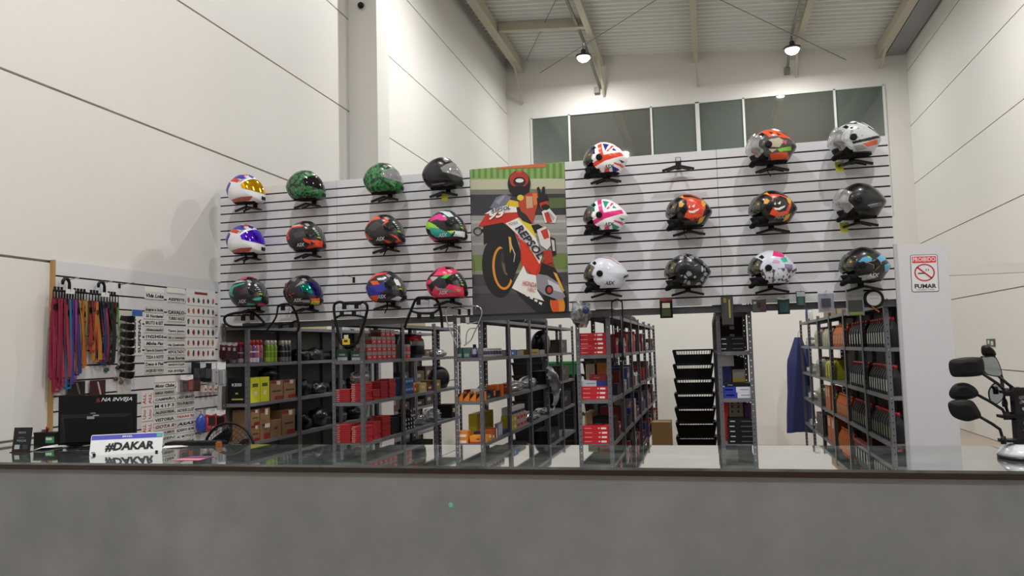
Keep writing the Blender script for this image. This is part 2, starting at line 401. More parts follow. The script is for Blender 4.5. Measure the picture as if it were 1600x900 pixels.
for k, (x0, x1, n, ds) in ROWS.items():
    for i in range(n):
        y0 = SY0+i*.98
        shelf_unit(x0, x1, y0, y0+UL+.035, 'grey steel shelf unit %s, %s from the counter' % (ds, ORD[i+1]), bolts=(i == 0), back={'A': -1, 'F': 1}.get(k, 0) if not (k == 'F' and i > 3) else 0)  # row A's dark back panels are added, standing in for the shaded left wall

shelf_unit(-4.44, -4.17, SY0+1.96, 9.55, 'grey steel shelf unit by the left wall, last before the column', back=-1)  # dark back panel added here too, in place of shade on the wall
for i in range(2): shelf_unit(-4.43, -4.13, 10.05+i*1.0, 11.02+i*1.0, 'grey steel shelf unit against the left wall beyond the column, %s' % ('nearer' if i == 0 else 'farther'), back=-1)
# ================================================================== NO-SMOKING BOARD
bd = tag(empty('white_board_panel', (1.265, 5.2, 0)), 'tall white board standing behind the counter with a no-smoking sign', 'board')
MB().box(-.137, .137, -.012, .012, 0, 2.225).build('face', mat('D6D5DA', .4), bd)
MB().box(-.155, -.1375, -.014, .014, 0, 2.23).build('edge_strip', mat('B9B9BD', .45), bd)
sg = tag(empty('no_smoking_sign', (1.268, 5.188, 2.048), rot=(0, R(1.0), 0)), 'red, white and black PROIBIDO FUMAR sign on the white board', 'sign')
def rrect(w_, h_, r_, n=6):
    p = []
    for cx, cy, a0 in ((w_/2-r_, h_/2-r_, 0), (-w_/2+r_, h_/2-r_, 90), (-w_/2+r_, -h_/2+r_, 180), (w_/2-r_, -h_/2+r_, 270)):
        p += [(cx+r_*math.cos(R(a0+90*i/n)), cy+r_*math.sin(R(a0+90*i/n))) for i in range(n+1)]
    return p
def flat(pts, y, th=.0006): return MB().poly([(a, y, b) for a, b in pts], th, Vector((0, -1, 0)))
flat(rrect(.148, .222, .012), -.0012, .001).build('border', mat('2B2B33', .5), sg)
flat(rrect(.142, .216, .010), -.0018).build('plate', mat('E4E3E6', .4), sg)
flat(rrect(.130, .038, .004), -.0024).build('red_band', mat('D23A48', .5), sg, loc=(0, 0, .081))
lettering('PROIBIDO', .03, mat('F6DADB', .5), sg, (0, -.0032, .081), FRONT, width=.122, height=.026, bold=.0006)
lettering('FUMAR', .03, mat('2A2A33', .5), sg, (0, -.0026, -.078), FRONT, width=.118, height=.026, bold=.001)
m = MB(); n = 40
for i in range(n):
    a, b = 2*math.pi*i/n, 2*math.pi*(i+1)/n
    m.poly([(.056*math.cos(q)*k, -.0026, .052*math.sin(q)*k+.004) for q, k in ((a, 1), (b, 1), (b, .86), (a, .86))])
m.poly([(-.043, -.0026, .034), (-.036, -.0026, .040), (.042, -.0026, -.028), (.035, -.0026, -.034)])
m.build('ring', mat('C4303E', .5), sg)
m = MB(); m.poly([(-.036, -.0022, -.004), (.0, -.0022, -.004), (.0, -.0022, .003), (-.036, -.0022, .003)])
for dx in (0, .012): m.poly([(.008+dx, -.0022, .012), (.013+dx, -.0022, .018), (.010+dx, -.0022, .026), (.006+dx, -.0022, .026), (.009+dx, -.0022, .018), (.005+dx, -.0022, .014)])
m.build('cigarette', mat('2A2A33', .5), sg)
lettering('É PROIBIDO FUMAR', .01, mat('77777F', .5), sg, (0, -.0026, -.099), FRONT, width=.10)

# ================================================================== HELMETS
from mathutils import noise as mnoise
FF = [(1.0, -.86), (1.02, -.5), (.96, -.12), (.84, .25), (.63, .6), (.36, .87), (.05, 1), (-.3, .93), (-.65, .68), (-.9, .32), (-1, 0), (-.93, -.35), (-.74, -.72), (-.5, -.95), (0, -1), (.55, -.97)]
JET = [(.86, -.2), (.84, .05), (.76, .34), (.62, .6), (.32, .88), (.02, 1), (-.3, .93), (-.62, .68), (-.87, .32), (-1.06, -.1), (-.84, -.55), (-.62, -.95), (0, -1), (.35, -.97), (.5, -.75), (.64, -.45)]
class Surf:
    """lens-shaped surface around a side outline: t runs round the outline, s from the middle to the cheeks"""
    def __init__(s, outline, L, H, W, q=.72):
        s.L, s.H, s.W, s.q = L/2, H/2, W/2, q
        a = np.array([(math.atan2(v*s.H, u*s.L), math.hypot(u*s.L, v*s.H)) for u, v in outline]); a = a[np.argsort(a[:, 0])]
        ts = np.linspace(-math.pi, math.pi, 720, endpoint=False)
        aa = np.concatenate([a[:, 0]-2*math.pi, a[:, 0], a[:, 0]+2*math.pi]); rr = np.tile(a[:, 1], 3)
        r = np.interp(ts, aa, rr); k = np.exp(-np.linspace(-2, 2, 21)**2); k /= k.sum()
        r = np.convolve(np.concatenate([r[-10:], r, r[:10]]), k, 'valid'); s.ts = ts; s.r = r
    def rad(s, t): return np.interp((np.asarray(t)+math.pi) % (2*math.pi)-math.pi, s.ts, s.r, period=2*math.pi)
    def pt(s, t, sg, off=1.0):
        k = np.cos(sg)**s.q; r = s.rad(t)*off
        return np.stack([r*np.cos(t)*k, s.W*off*np.sin(sg)+0*t, r*np.sin(t)*k], -1)
    def side_y(s, x, z, off=1.0):
        t = math.atan2(z, x); rho = min(.999, math.hypot(x, z)/float(s.rad(t)))
        sg = math.acos(max(0, rho)**(1/s.q)); return s.W*off*math.sin(sg)
    def patch(s, t0, t1, s0, s1, off, nt=14, ns=24):
        T = np.linspace(R(t0), R(t1), nt); S = np.linspace(R(s0), R(s1), ns)
        g = np.array([[s.pt(np.array(t), np.array(q), off) for q in S] for t in T]).reshape(-1, 3)
        fs = [(i*ns+j, i*ns+j+1, (i+1)*ns+j+1, (i+1)*ns+j) for i in range(nt-1) for j in range(ns-1)]
        return MB().add(g.tolist(), fs, None, True)
    def shell(s, col_fn, drop, nt=210, ns=104):
        T = np.linspace(-math.pi, math.pi, nt, endpoint=False); S = np.linspace(-math.pi/2+.02, math.pi/2-.02, ns)
        TT, SS = np.meshgrid(T, S, indexing='ij'); g = s.pt(TT.ravel(), SS.ravel())
        fs = []; tc = []; sc = []
        for i in range(nt):
            for j in range(ns-1):
                i2 = (i+1) % nt; fs.append((i*ns+j, i*ns+j+1, i2*ns+j+1, i2*ns+j)); tc.append(T[i]+math.pi/nt); sc.append((S[j]+S[j+1])/2)
        tc = np.array(tc); sc = np.array(sc); c = s.pt(tc, sc); U = c[:, 0]/s.L; V = c[:, 2]/s.H; Y = c[:, 1]/s.W
        keep = ~drop(np.degrees(tc), np.degrees(sc), U, V, Y); col = col_fn(U, V, Y, c)
        me = bpy.data.meshes.new('shell'); idx = np.nonzero(keep)[0]
        faces = [fs[i] for i in idx]
        faces.append(tuple(i*ns for i in range(nt))); faces.append(tuple(i*ns+ns-1 for i in reversed(range(nt))))
        me.from_pydata(g.tolist(), [], faces); me.polygons.foreach_set('use_smooth', [True]*len(faces))
        ca = me.color_attributes.new('Col', 'FLOAT_COLOR', 'CORNER'); cc = np.concatenate([col[idx], np.ones((len(idx), 1))], 1)
        buf = np.concatenate([np.repeat(cc, 4, axis=0), np.tile(np.append(col_fn(np.array([0.]), np.array([0.]), np.array([.99]), np.zeros((1, 3)))[0], 1), (2*nt, 1))])
        ca.data.foreach_set('color', buf.astype(np.float32).ravel()); me.update()
        return me
def inpoly(U, V, poly):
    r = np.zeros(U.shape, bool); n = len(poly)
    for i in range(n):
        x0, y0 = poly[i]; x1, y1 = poly[(i+1) % n]
        if y0 == y1: continue
        cnd = ((V >= min(y0, y1)) & (V < max(y0, y1))); xs = x0+(V-y0)*(x1-x0)/(y1-y0); r ^= cnd & (U < xs)
    return r
def design(base, polys=(), extra=None, rim='16161A', skew=None):
    def fn(U, V, Y, c):
        U = U*np.cos(fn.skew)-.75*np.abs(Y)*np.sin(fn.skew)+.18*np.sin(fn.skew)
        out = np.tile(np.array(lin(base)), (len(U), 1))
        for cl, p in polys:
            m_ = (V > p[0]) & (V < p[1]) & (U > p[2]) & (U < p[3]) & (np.abs(Y) < p[4]) if isinstance(p, tuple) else inpoly(U, V, p)
            out[m_] = lin(cl)
        if extra is not None: extra(U, V, Y, c, out)
        out[V < -.9] = lin(rim)
        return out
    fn.skew = 0
    return fn
def speckle(cols, scale, thr, lo=-2, hi=2, ulo=-2, uhi=2, seed=0):
    def fn(U, V, Y, c, out):
        for i in range(len(U)):
            if lo < V[i] < hi and ulo < U[i] < uhi:
                n = mnoise.noise(Vector((c[i][0]*scale+seed, c[i][1]*scale, c[i][2]*scale)))
                for (t, cl) in zip(thr, cols):
                    if n > t: out[i] = lin(cl)
    return fn
def cells(cols, scale, edge, width, lo=-2, hi=2, ulo=-2, uhi=2, fill=None):
    def fn(U, V, Y, c, out):
        for i in range(len(U)):
            if lo < V[i] < hi and ulo < U[i] < uhi:
                d, p = mnoise.voronoi(Vector(tuple(c[i]*scale)))
                out[i] = lin(edge) if d[1]-d[0] < width else lin(cols[int(abs(p[0][0]*7+p[0][2]*13)*10) % len(cols)])
    return fn
cloth_m = mat('121214', .85); blk = mat('17171A', .45); blkg = mat('0E0E11', .15, coat=.5)
VIS = {'gold': mat('F2B61C', .10, metal=.9), 'purple': mat('5A2BE8', .10, metal=.85), 'dark': mat('0B0C0E', .06, coat=.6), 'teal': mat('0F8F78', .10, metal=.8),
       'smoke': clear_mat('smoked visor', (.20, .22, .20), .08, .02, .25, (.03, .035, .03)), 'film': clear_mat('filmed visor', (.1, .1, .08), .06, .03, .7, (.035, .035, .022)),
       'clear': clear_mat('clear visor', (.86, .88, .88), .16, .02, .32, (.78, .78, .8)), 'violet': mat('2C2570', .12, metal=.8)}
def decal(S, me, m, parent, u, v, width, side, slant=0, name='lettering', off=1.012):
    me = me.copy(); me.materials.clear(); me.materials.append(m)
    xs = [q.co.x for q in me.vertices]; k = width/(max(xs)-min(xs)); ca, sa = math.cos(slant), math.sin(slant)
    flip = -side       # seen from the side the letters read left to right
    for q in me.vertices:
        a, b = q.co.x*k*flip, q.co.y*k
        x = u*S.L+(a*ca-b*sa*flip); z = v*S.H+(a*sa*flip+b*ca)
        q.co = (x, side*S.side_y(x, z, off), z)
    me.update(); return link(name, me, parent)
ASX = lambda: text_mesh('ASX', 1, .3, .03)
S_FF = Surf(FF, .355, .285, .265); S_JET = Surf(JET, .375, .28, .262)
def hook_bracket(px, x, z, label, wd=.125):       # V-armed display bracket hanging in a groove
    t = tag(empty('helmet_bracket', (x, PY, z)), label, 'bracket', 'black helmet brackets on the slatwall')
    MB().box(-.022, .022, -.005, -.001, -.01, .055).build('plate', blk, t)
    MB().bar((0, -.003, .0), (0, -.15, -.012), .018, .012).build('arm', blk, t)
    for s_ in (-1, 1):
        MB().bar((0, -.15, -.012), (s_*wd, -.13, -.042), .022, .017).build('rest_bar', blk, t)
        MB().bar((0, -.055, -.004), (s_*wd*.75, -.05, -.03), .016, .013).build('rest_bar', blk, t)
    MB().tube([(-.018, -.006, .055), (-.02, -.02, .085), (.02, -.02, .085), (.018, -.006, .055)], .003, 6).build('wire_loop', blk, t)
    return t
def helmet(px, py, kind, fn, visor, label, right, strap=False, card=None, letter=None, disc='141416', vents='141416', sticker=True, chin=None, yaw=None, scale=1.0, gfx=()):
    yaw = (2 if right else 0) if yaw is None else yaw
    S = S_FF if kind == 'ff' else S_JET; p = at(px, py, PY-.16)
    fn.skew = math.atan2(-p.x, p.y)*.95 if kind == 'ff' else 0
    t = tag(empty('motorcycle_helmet', p, R(180+yaw) if right else R(-yaw)), label, 'helmet', 'helmets displayed on the slatwall'); t.scale = (scale,)*3
    if kind == 'ff':
        drop = lambda T, Q, U, V, Y: ((T > -13) & (T < 33) & (np.abs(Q) < 66)) | ((V < -.87) & (np.abs(Y) < .78) & (U < .72))
    else:
        drop = lambda T, Q, U, V, Y: ((T > -36) & (T < 33) & (np.abs(Q) < 56)) | ((T > -75) & (T < -30) & (np.abs(Q) < 52)) | ((V < -.87) & (np.abs(Y) < .78))
    sh = link('shell', S.shell(fn, drop), t); sh.data.materials.append(paint_mat('helmet_lacquer', .3, .35))
    S2 = Surf(FF if kind == 'ff' else JET, S.L*1.84, S.H*1.82, S.W*1.8)
    m = S2.patch(-180, 180, -88, 88, 1, 48, 20); m.v = [(a-.004, b, c) for a, b, c in m.v]
    m.build('lining', cloth_m, t)
    if kind == 'ff':
        vz = S.patch(-15, 36, -82, 82, 1.022, 12, 44).build('visor', VIS[visor], t)
        S.patch(58, 76, -12, 12, 1.03, 6, 8).build('top_vent', mat(vents, .3), t)
        S.patch(-31, -23, -14, 14, 1.025, 4, 8).build('chin_vent', mat('141416', .4), t)
        if sticker:
            side = 1 if right else -1
            rg = lambda p0, p1: (p0, p1) if side > 0 else (-p1, -p0)
            for (ta, tb, pa, pb, cl) in ((20, 30, 30, 40, 'C9D6DA'), (12, 17, 27, 38, '9FB4BC'), (5, 9, 25, 36, '9FB4BC'), (-2, 2, 24, 34, '8AA6AC'), (-11, -6, 22, 36, '8FB83A')):
                S.patch(ta, tb, *rg(pa, pb), 1.03, 4, 6).build('visor_sticker', mat(cl, .4), vz)
    else:
        vz = S.patch(-44 if visor == 'clear' else -24, 37, -66, 66, 1.17 if visor == 'clear' else 1.05, 12, 36).build('visor', VIS[visor], t)
        if visor != 'clear':
            side = 1 if right else -1
            S.patch(-9, 4, *((36, 46) if side > 0 else (-46, -36)), 1.06, 6, 6).build('visor_sticker', mat('5A5A50', .5), vz)
            S.patch(8, 16, *((54, 60) if side > 0 else (-60, -54)), 1.06, 4, 4).build('sticker_band', mat('C79A3C', .5), vz)
        for sd in (-1, 1):
            y = S.side_y(.13*S.L, -.05*S.H, 1.0)
            MB().lathe([(.026, -.004), (.026, .007), (.018, .011)], n=20).build('pivot_disc', mat(disc, .3), t, loc=(.13*S.L, sd*y, -.05*S.H), rot=(R(-90*sd), 0, 0))
        S.patch(44, 58, -58, -38, 1.02, 5, 8).build('top_vent', mat(vents, .3), t); S.patch(44, 58, 38, 58, 1.02, 5, 8).build('top_vent', mat(vents, .3), t)
        MB().tube([(.10, -.075, -.10), (.135, -.05, -.125), (.15, 0, -.135), (.135, .05, -.125), (.10, .075, -.10)], [.018, .02, .018, .02, .018], 8).build('chin_strap', cloth_m, t)
        MB().lathe([(.07, -.13), (.085, -.10), (.10, -.07)], c=(.06, 0, 0), n=16, sy=1.05).build('cheek_pad', cloth_m, t)
    vis_side = 1 if right else -1
    if letter: decal(S, ASX(), mat(letter, .4), t, .02 if kind == 'ff' else -.25, -.62, .085, vis_side, 0)
    for (txt_me, cl, u, v, wd, sl_) in gfx: decal(S, txt_me, mat(cl, .4), t, u, v, wd, vis_side, sl_, name='emblem')
    if kind == 'ff': decal(S, ASX(), mat(letter or 'B8B8B8', .4), t, .33, .66, .05, vis_side, R(-38), name='brow_lettering')
    if strap:
        MB().bar((.02, -.03, -.13), (.03, -.035, -.17), .018, .004).bar((.03, -.035, -.17), (.0, -.035, -.225), .018, .004).build('chin_strap', cloth_m, t)
    if card:
        m = MB().obox((card[0], vis_side*-.0+(-.06 if not right else .06)*-1, -.185), Vector((1, 0, 0)), Vector((0, 1, 0)), Vector((.1, 0, 1)).normalized(), .028, .001, .038)
        m.build('hang_tag', mat('C3C22A', .5), t)
        MB().tube([(card[0], vis_side*.06, -.148), (card[0]+.03, vis_side*.05, -.12)], .0015, 5).build('tag_string', blk, t)
        decal_ = lettering('7', .05, mat('20201A', .5), t, (card[0], (.0615 if right else -.0615)+0, -.185), (R(90), 0, R(180) if right else 0))
    return t, p
def poly_mesh(polys):
    m = MB()
    for pl in polys: m.poly([(a, b, 0) for a, b in pl])
    return m.mesh('emblem', None)
def star(r1=1, r2=.4):
    return [(math.sin(2*math.pi*i/10)*(r1 if i % 2 == 0 else r2), math.cos(2*math.pi*i/10)*(r1 if i % 2 == 0 else r2)) for i in range(10)]
stripe_rwb = [('2F2A8E', [(-1, .5), (-.78, .62), (-.62, .3), (-.75, -.1), (-.8, -.6), (-1, -.3)]), ('C8402E', [(-.8, .62), (-.55, .72), (-.15, .45), (-.3, .28), (-.62, .42)]), ('332C9C', [(-.5, .85), (.0, .9), (.15, .55), (-.1, .48), (-.55, .68)]),
              ('8C8F98', [(-.15, .45), (.1, .5), (-.25, .25)]), ('C8553A', [(.05, 1.1), (.3, 1.1), (.2, .75), (.0, .8)]), ('332C9C', [(.2, 1.1), (.55, .9), (.45, .6), (.25, .72)]), ('B85A48', [(-.6, -.72), (-.1, -.62), (.45, -.62), (.3, -.85), (-.5, -.9)]), ('2F2A8E', [(-.85, -.5), (-.6, -.8), (-.75, -.9), (-.9, -.6)])]
green_ex = speckle(['0F1A12', '236B36', '379650', '0E1610', '56655A'], 30, [-.5, -.12, .1, .28, .42], -.95, .8, -1.2, .75)
green_ex2 = speckle(['132015', '236B38', '36924C', '0F1611', '75837A'], 34, [-.5, -.15, .12, .3, .4], -.95, .8, -1.2, .75, 5)
union = lambda rd, bl: [('FFFFFF', [(-2, -2), (2, -2), (2, 2), (-2, 2)]), (bl, [(.3, .15), (.75, .3), (.75, .75), (.35, .95)]), (bl, [(-.02, .8), (-.3, .72), (-.15, .3)]), (bl, [(-.48, .48), (-.62, .3), (-.42, .3)]), (bl, [(-.38, -.55), (-.7, -.75), (-.42, -.98)]), (bl, [(.14, -.7), (.2, -.9), (.05, -.9)]), (bl, [(-.72, -.25), (-.95, -.3), (-.8, -.4)]),
                        (rd, [(.22, .9), (.04, .95), (-.04, .2), (-.1, -.05), (.1, .0)]), (rd, [(-.05, .05), (-.82, .22), (-.9, .0), (-.1, -.3), (.3, -.55), (.55, -.42), (.2, -.2)]), (rd, [(-.28, .25), (-.5, .62), (-.42, .65), (-.18, .25)]), (rd, [(-.3, .98), (-.85, .35), (-.95, .3), (-.4, 1.1)]), (rd, [(-.1, -.7), (-.28, -.72), (-.25, -1), (0, -1)]), (rd, [(-.5, -.38), (-.88, -.5), (-.8, -.62), (-.48, -.46)]), (rd, [(.2, -.65), (.42, -.8), (.35, -.95), (.1, -.65)])]
def monster(body, rim_, top):
    return [(top, [(.35, 1.1), (.25, .88), (-.2, .85), (-.6, .6), (-.85, .3), (-1.1, .2), (-1, .9), (-.3, 1.3)]), (rim_, [(.25, .72), (.0, .5), (-.02, .05), (.12, -.45), (-.2, -.65), (-.62, -.45), (-.78, .1), (-.6, .5), (-.25, .66)]), ('E8A63A', [(.32, .35), (.2, .45), (.1, .3), (.18, .12), (.32, .15)]), ('E4B23E', [(-.6, .45), (-.7, .5), (-.8, .3), (-.72, .1), (-.6, .15)]), ('E8A63A', [(.3, .75), (.14, .85), (.1, .65)]), ('D9A03C', [(-.5, -.55), (-.75, -.4), (-.6, -.75), (-.4, -.85)]),
            (body, [(.0, .25), (-.1, .48), (-.35, .55), (-.58, .4), (-.66, .05), (-.52, -.3), (-.25, -.38), (-.05, -.15)]), ('F2E9E4', [(-.2, .12), (-.34, .24), (-.3, .04)]), ('F2E9E4', [(-.06, .08), (-.12, .2), (-.14, .04)]), ('EDE6E0', [(-.06, -.1), (-.22, -.14), (-.5, -.0), (-.46, -.12), (-.26, -.26), (-.08, -.22)]), ('17171A', [(1, .4), (.3, .0), (.5, -.4), (1, -.4)])]
HEL = [
 # left of the poster: full-face helmets looking right
 (384, 296.5, 'ff', design('E9E9EC', stripe_rwb, rim='B9BABD'), 'gold', 'white full-face helmet with red and blue stripes and a gold mirror visor', False, dict(strap=True, sticker=False, vents='E2E2E6', disc='DDDDDD')),
 (477.5, 291, 'ff', design('1E6B33', [('0E1210', [(.0, 1.2), (-.2, .85), (.5, .55), (.9, .5), (.6, 1.2)])], green_ex), 'dark', 'green and black patterned full-face helmet with a dark visor', False, dict(sticker=False)),
 (598.5, 280, 'ff', design('1F6E36', [('0E1210', [(.0, 1.2), (-.2, .85), (.5, .55), (.9, .5), (.6, 1.2)])], green_ex2), 'clear', 'green and black patterned full-face helmet with a clear visor', False, dict(sticker=False)),
 (691, 272, 'ff', design('0D0D10', [('6E6E74', [(-.5, -.72), (.2, -.68), (.15, -.76), (-.45, -.8)])]), 'clear', 'plain gloss black full-face helmet with a clear visor and yellow tag', False, dict(sticker=False, card=(.0,), letter=None)),
 (383.5, 375, 'ff', design('E9E9EC', stripe_rwb, rim='B9BABD'), 'purple', 'white full-face helmet with red and blue stripes and a purple mirror visor', False, dict(strap=True, sticker=False, vents='E2E2E6')),
 (478, 370, 'ff', design('1A1A1D', [('E24A2E', [(-.5, 1.0), (-.1, .95), (-.15, .85), (-.55, .8)]), ('E04328', [(-.98, .25), (-.6, .68), (.0, .62), (-.1, .5), (-.55, .48), (-.78, .2), (-.7, -.2), (-.85, -.25)]), ('C9C9CC', [(-.7, .62), (-.2, .68), (-.1, .62), (-.6, .55)]), ('E04328', [(-.05, -.2), (.25, -.35), (.9, -.35), (.9, -.75), (.1, -.85), (.3, -.62), (.0, -.4)]), ('2A2A2E', [(.3, -.4), (.55, -.55), (.35, -.7)]), ('BDBDBF', [(-.75, -.65), (-.55, -.75), (-.5, -.95), (-.7, -.9)]), ('3A3A40', [(-.55, .1), (-.2, .3), (.0, -.1), (-.4, -.2)])]), 'smoke', 'black full-face helmet with bright red swooshes over a white edge', False, dict(letter='D8D8DA')),
 (601, 360.5, 'ff', design('242226', [('E24A2C', [(-.95, .25), (-.6, .75), (-.2, .82), (-.1, .6), (-.55, .55), (-.8, .2)]), ('E24A2C', [(.0, .78), (.2, .65), (.32, .35), (.1, .1), (-.05, .18), (.12, .4)]), ('D6452C', [(-.9, -.05), (-.7, -.4), (-.5, -.62), (-.75, -.55), (-.95, -.2)]), ('E04A2E', [(.3, -.35), (.6, -.45), (.9, -.78), (.55, -.85), (.7, -.65)]), ('E04A2E', [(.0, -.62), (.45, -.82), (.2, -.88)]), ('3B393E', [(-.75, .1), (-.3, .45), (.0, .2), (-.5, -.15)]), ('B03020', [(.0, 1.1), (-.2, .95), (.1, .9)])]), 'smoke', 'charcoal full-face helmet with orange-red angular flashes', False, dict(letter='D8D8DA', strap=True)),
 (697, 354.6, 'ff', design('1B1B20', [('CDE3E8', [(-.45, .95), (.25, .82), (.45, .5), (.2, .45), (-.1, .75)]), ('E2338F', [(-.75, .5), (-.2, .7), (.15, .3), (-.15, .25), (-.4, .35), (-.7, .25)]), ('9BDD3A', [(-1, .1), (-.8, .3), (-.45, .0), (-.2, -.3), (-.6, -.3), (-.9, -.1)]), ('2BA79B', [(-.75, -.1), (-.3, -.2), (.1, -.45), (.45, -.5), (.2, -.72), (-.4, -.7), (-.65, -.5)]), ('C9F04A', [(.1, -.4), (.5, -.38), (.3, -.55)]), ('DCE6EE', [(.5, -.4), (.95, -.4), (.95, -.75), (.4, -.7)]), ('E2338F', [(-.85, -.5), (-.5, -.75), (-.3, -.9), (-.7, -.85)]), ('17171A', [(-.2, .2), (.1, .2), (.15, -.25), (-.15, -.15)])]), 'smoke', 'multicoloured full-face helmet in pale blue, magenta, lime and teal', False, dict(letter='D8E8E8', strap=True)),
 (388.5, 457, 'ff', design('1D1E22', [('DD3B66', [(-.35, 1.0), (.05, 1.0), (.0, .82), (-.3, .72)]), ('B9C4C6', [(-.7, .68), (-.3, .72), (.0, .66), (-.65, .55)]), ('2FA596', [(-1, .05), (-.65, .42), (-.1, .55), (-.1, .48), (-.62, .28), (-.7, -.05), (-.62, -.3), (-.85, -.15)]), ('2FA596', [(.25, -.5), (.75, -.35), (.7, -.55), (.4, -.6)]), ('2FA596', [(.05, -.72), (.45, -.8), (.25, -.95), (.0, -.92)]), ('D8345C', [(.55, -.78), (.9, -.76), (.88, -.92), (.5, -.92)]), ('4A2A38', [(-.35, .1), (-.1, .2), (.0, -.15), (-.3, -.2)])]), 'smoke', 'black full-face helmet with teal lines and pink vents', False, dict(letter='C9CDD0', vents='DD3B66')),
 (473.5, 455, 'ff', design('17171A', [('77777C', [(-.4, .85), (-.2, .75), (-.3, .55), (-.5, .62)]), ('8E8E8A', [(.0, .55), (-.3, .2), (-.1, .3), (.1, .4)]), ('D3542E', [(.45, -.55), (.88, -.5), (.92, -.68), (.5, -.68)]), ('C9B72E', [(.48, -.68), (.92, -.68), (.85, -.92), (.45, -.92)]), ('9FA0A4', [(-.05, -.62), (.42, -.62), (.42, -.78), (.1, -.75)])]), 'violet', 'black full-face helmet with red outlined stars and an iridescent visor', False, dict(letter='D0D0D2', sticker=False, gfx=[(None, 'A8352E', -.55, .35, .16, 0), (None, '17171A', -.55, .35, .115, 0), (None, 'A8352E', -.4, -.45, .14, .3), (None, '17171A', -.4, -.45, .10, .3)])),
 (603, 449, 'ff', design('1E1D28', [('2A2590', [(-.6, .85), (-.1, 1.1), (.3, 1.1), (.2, .95), (-.3, .8)]), ('E8532E', [(-.8, .5), (-.4, .82), (.2, .88), (.1, .76), (-.4, .65), (-.7, .38)]), ('DFE3EA', [(-.35, .5), (.1, .52), (.0, .38), (-.3, .38)]), ('E8532E', [(-.7, .35), (-.35, .35), (-.2, .12), (-.55, .1)]), ('2C2A9A', [(-.95, .0), (-.3, .1), (.15, .35), (.2, -.1), (-.2, -.4), (.1, -.7), (-.7, -.72), (-.85, -.4)]), ('E8532E', [(-.72, -.55), (-.3, -.5), (-.35, -.85), (-.6, -.9)]), ('D0D2D8', [(.3, -.8), (.6, -.62), (.85, -.7), (.7, -.9)])]), 'smoke', 'navy blue full-face helmet with orange stripes and a paper tag on its visor', False, dict(letter='C9CDD4', strap=True, gfx=[])),
 (697.5, 442.5, 'ff', design('E5315F', [('1A1A1D', [(.0, .98), (.25, .95), (.3, .78), (.05, .78)]), ('1A1A1D', [(-.25, .95), (-.2, .95), (-.75, .2), (-.98, .05), (-.98, .2)]), ('B9B7B4', [(-.72, .35), (-.35, .32), (-.25, .08), (-.6, .1)]), ('1F1B2E', [(-.8, .45), (.1, .38), (.2, -.1), (-.1, -.55), (-.7, .05), (-.35, .05), (-.3, .3)]), ('42C23A', [(-.2, .25), (.1, .45), (.4, .42), (.2, .15)]), ('8E8B88', [(-.45, -.3), (.2, -.45), (.6, -.62), (.1, -.6), (-.4, -.45)]), ('17171A', [(-.85, -.1), (-.7, -.05), (-.25, .35), (-.3, .1), (-.75, -.75), (-.6, -.75)]), ('42C23A', [(.55, -.42), (.75, -.5), (.6, -.6)]), ('17171A', [(.85, -.2), (1.1, -.2), (1.1, -.95), (.9, -.9)])]), 'smoke', 'hot pink full-face helmet with green and black accents', False, dict(letter='E8D8DC', vents='1A1A1D')),
 # right of the poster: open-face helmets looking left
 (943, 249.5, 'jet', design('F2F2F4', union('EE4A2C', '2B2A86')), 'film', 'open-face helmet with an orange, white and navy flag pattern', True, dict(letter='5A5A66')),
 (943, 338, 'jet', design('F2F2F4', union('EA2F86', '2E9C84')), 'film', 'open-face helmet with a pink, white and green flag pattern', True, dict(letter='4A4A52')),
 (944, 428, 'jet', design('D9DEEA', [('C77A78', [(.2, .98), (-.3, .88), (-.7, .5), (-.68, .45), (-.3, .8), (.2, .92)]), ('2A2A30', [(-.85, -.25), (-1.1, -.05), (-1.1, -.2), (-.85, -.35)])], rim='AEB2BC'), 'film', 'plain white open-face helmet with a thin red line', True, dict(letter='33333A', strap=False)),
 (1073, 330.5, 'jet', design('151417', monster('E0402A', 'E2532E', 'D24432')), 'film', 'black open-face helmet with a grinning red face and red crown', True, dict(letter='8A3A30', strap=True)),
 (1071, 424, 'jet', design('141416', [], cells(['9A9BA0', '141416', 'A9AAAF', '8A8B90', '1A1A1C'], 26, '121214', .16, -.85, .95, -1.2, .22)), 'film', 'black open-face helmet with a silver cracked pattern', True, {}),
 (1203, 230, 'jet', design('4A4644', [('EE5A2A', [(.5, .78), (.2, .9), (-.3, .72), (-.85, .25), (-.4, .3), (-.15, .45), (.1, .35), (.2, .55)]), ('2A2828', [(.1, .72), (-.1, .6), (.0, .5)]), ('2A2828', [(-.2, .62), (-.4, .45), (-.25, .42)]), ('BFB59A', [(.1, .2), (-.3, .3), (-.5, .1), (-.3, -.25), (.05, -.2)]), ('D8476A', [(-.4, .1), (-.6, .12), (-.55, -.12)]), ('8FD040', [(-.2, -.35), (-.75, -.2), (-.8, -.4), (-.3, -.5)]), ('E0592E', [(.1, -.55), (-.6, -.5), (-.7, -.8), (.0, -.95)]), ('C8B8A8', [(.15, -.3), (-.2, -.35), (.0, -.5)])]), 'clear', 'grey and orange open-face helmet with green accents and a raised clear visor', True, dict(strap=True)),
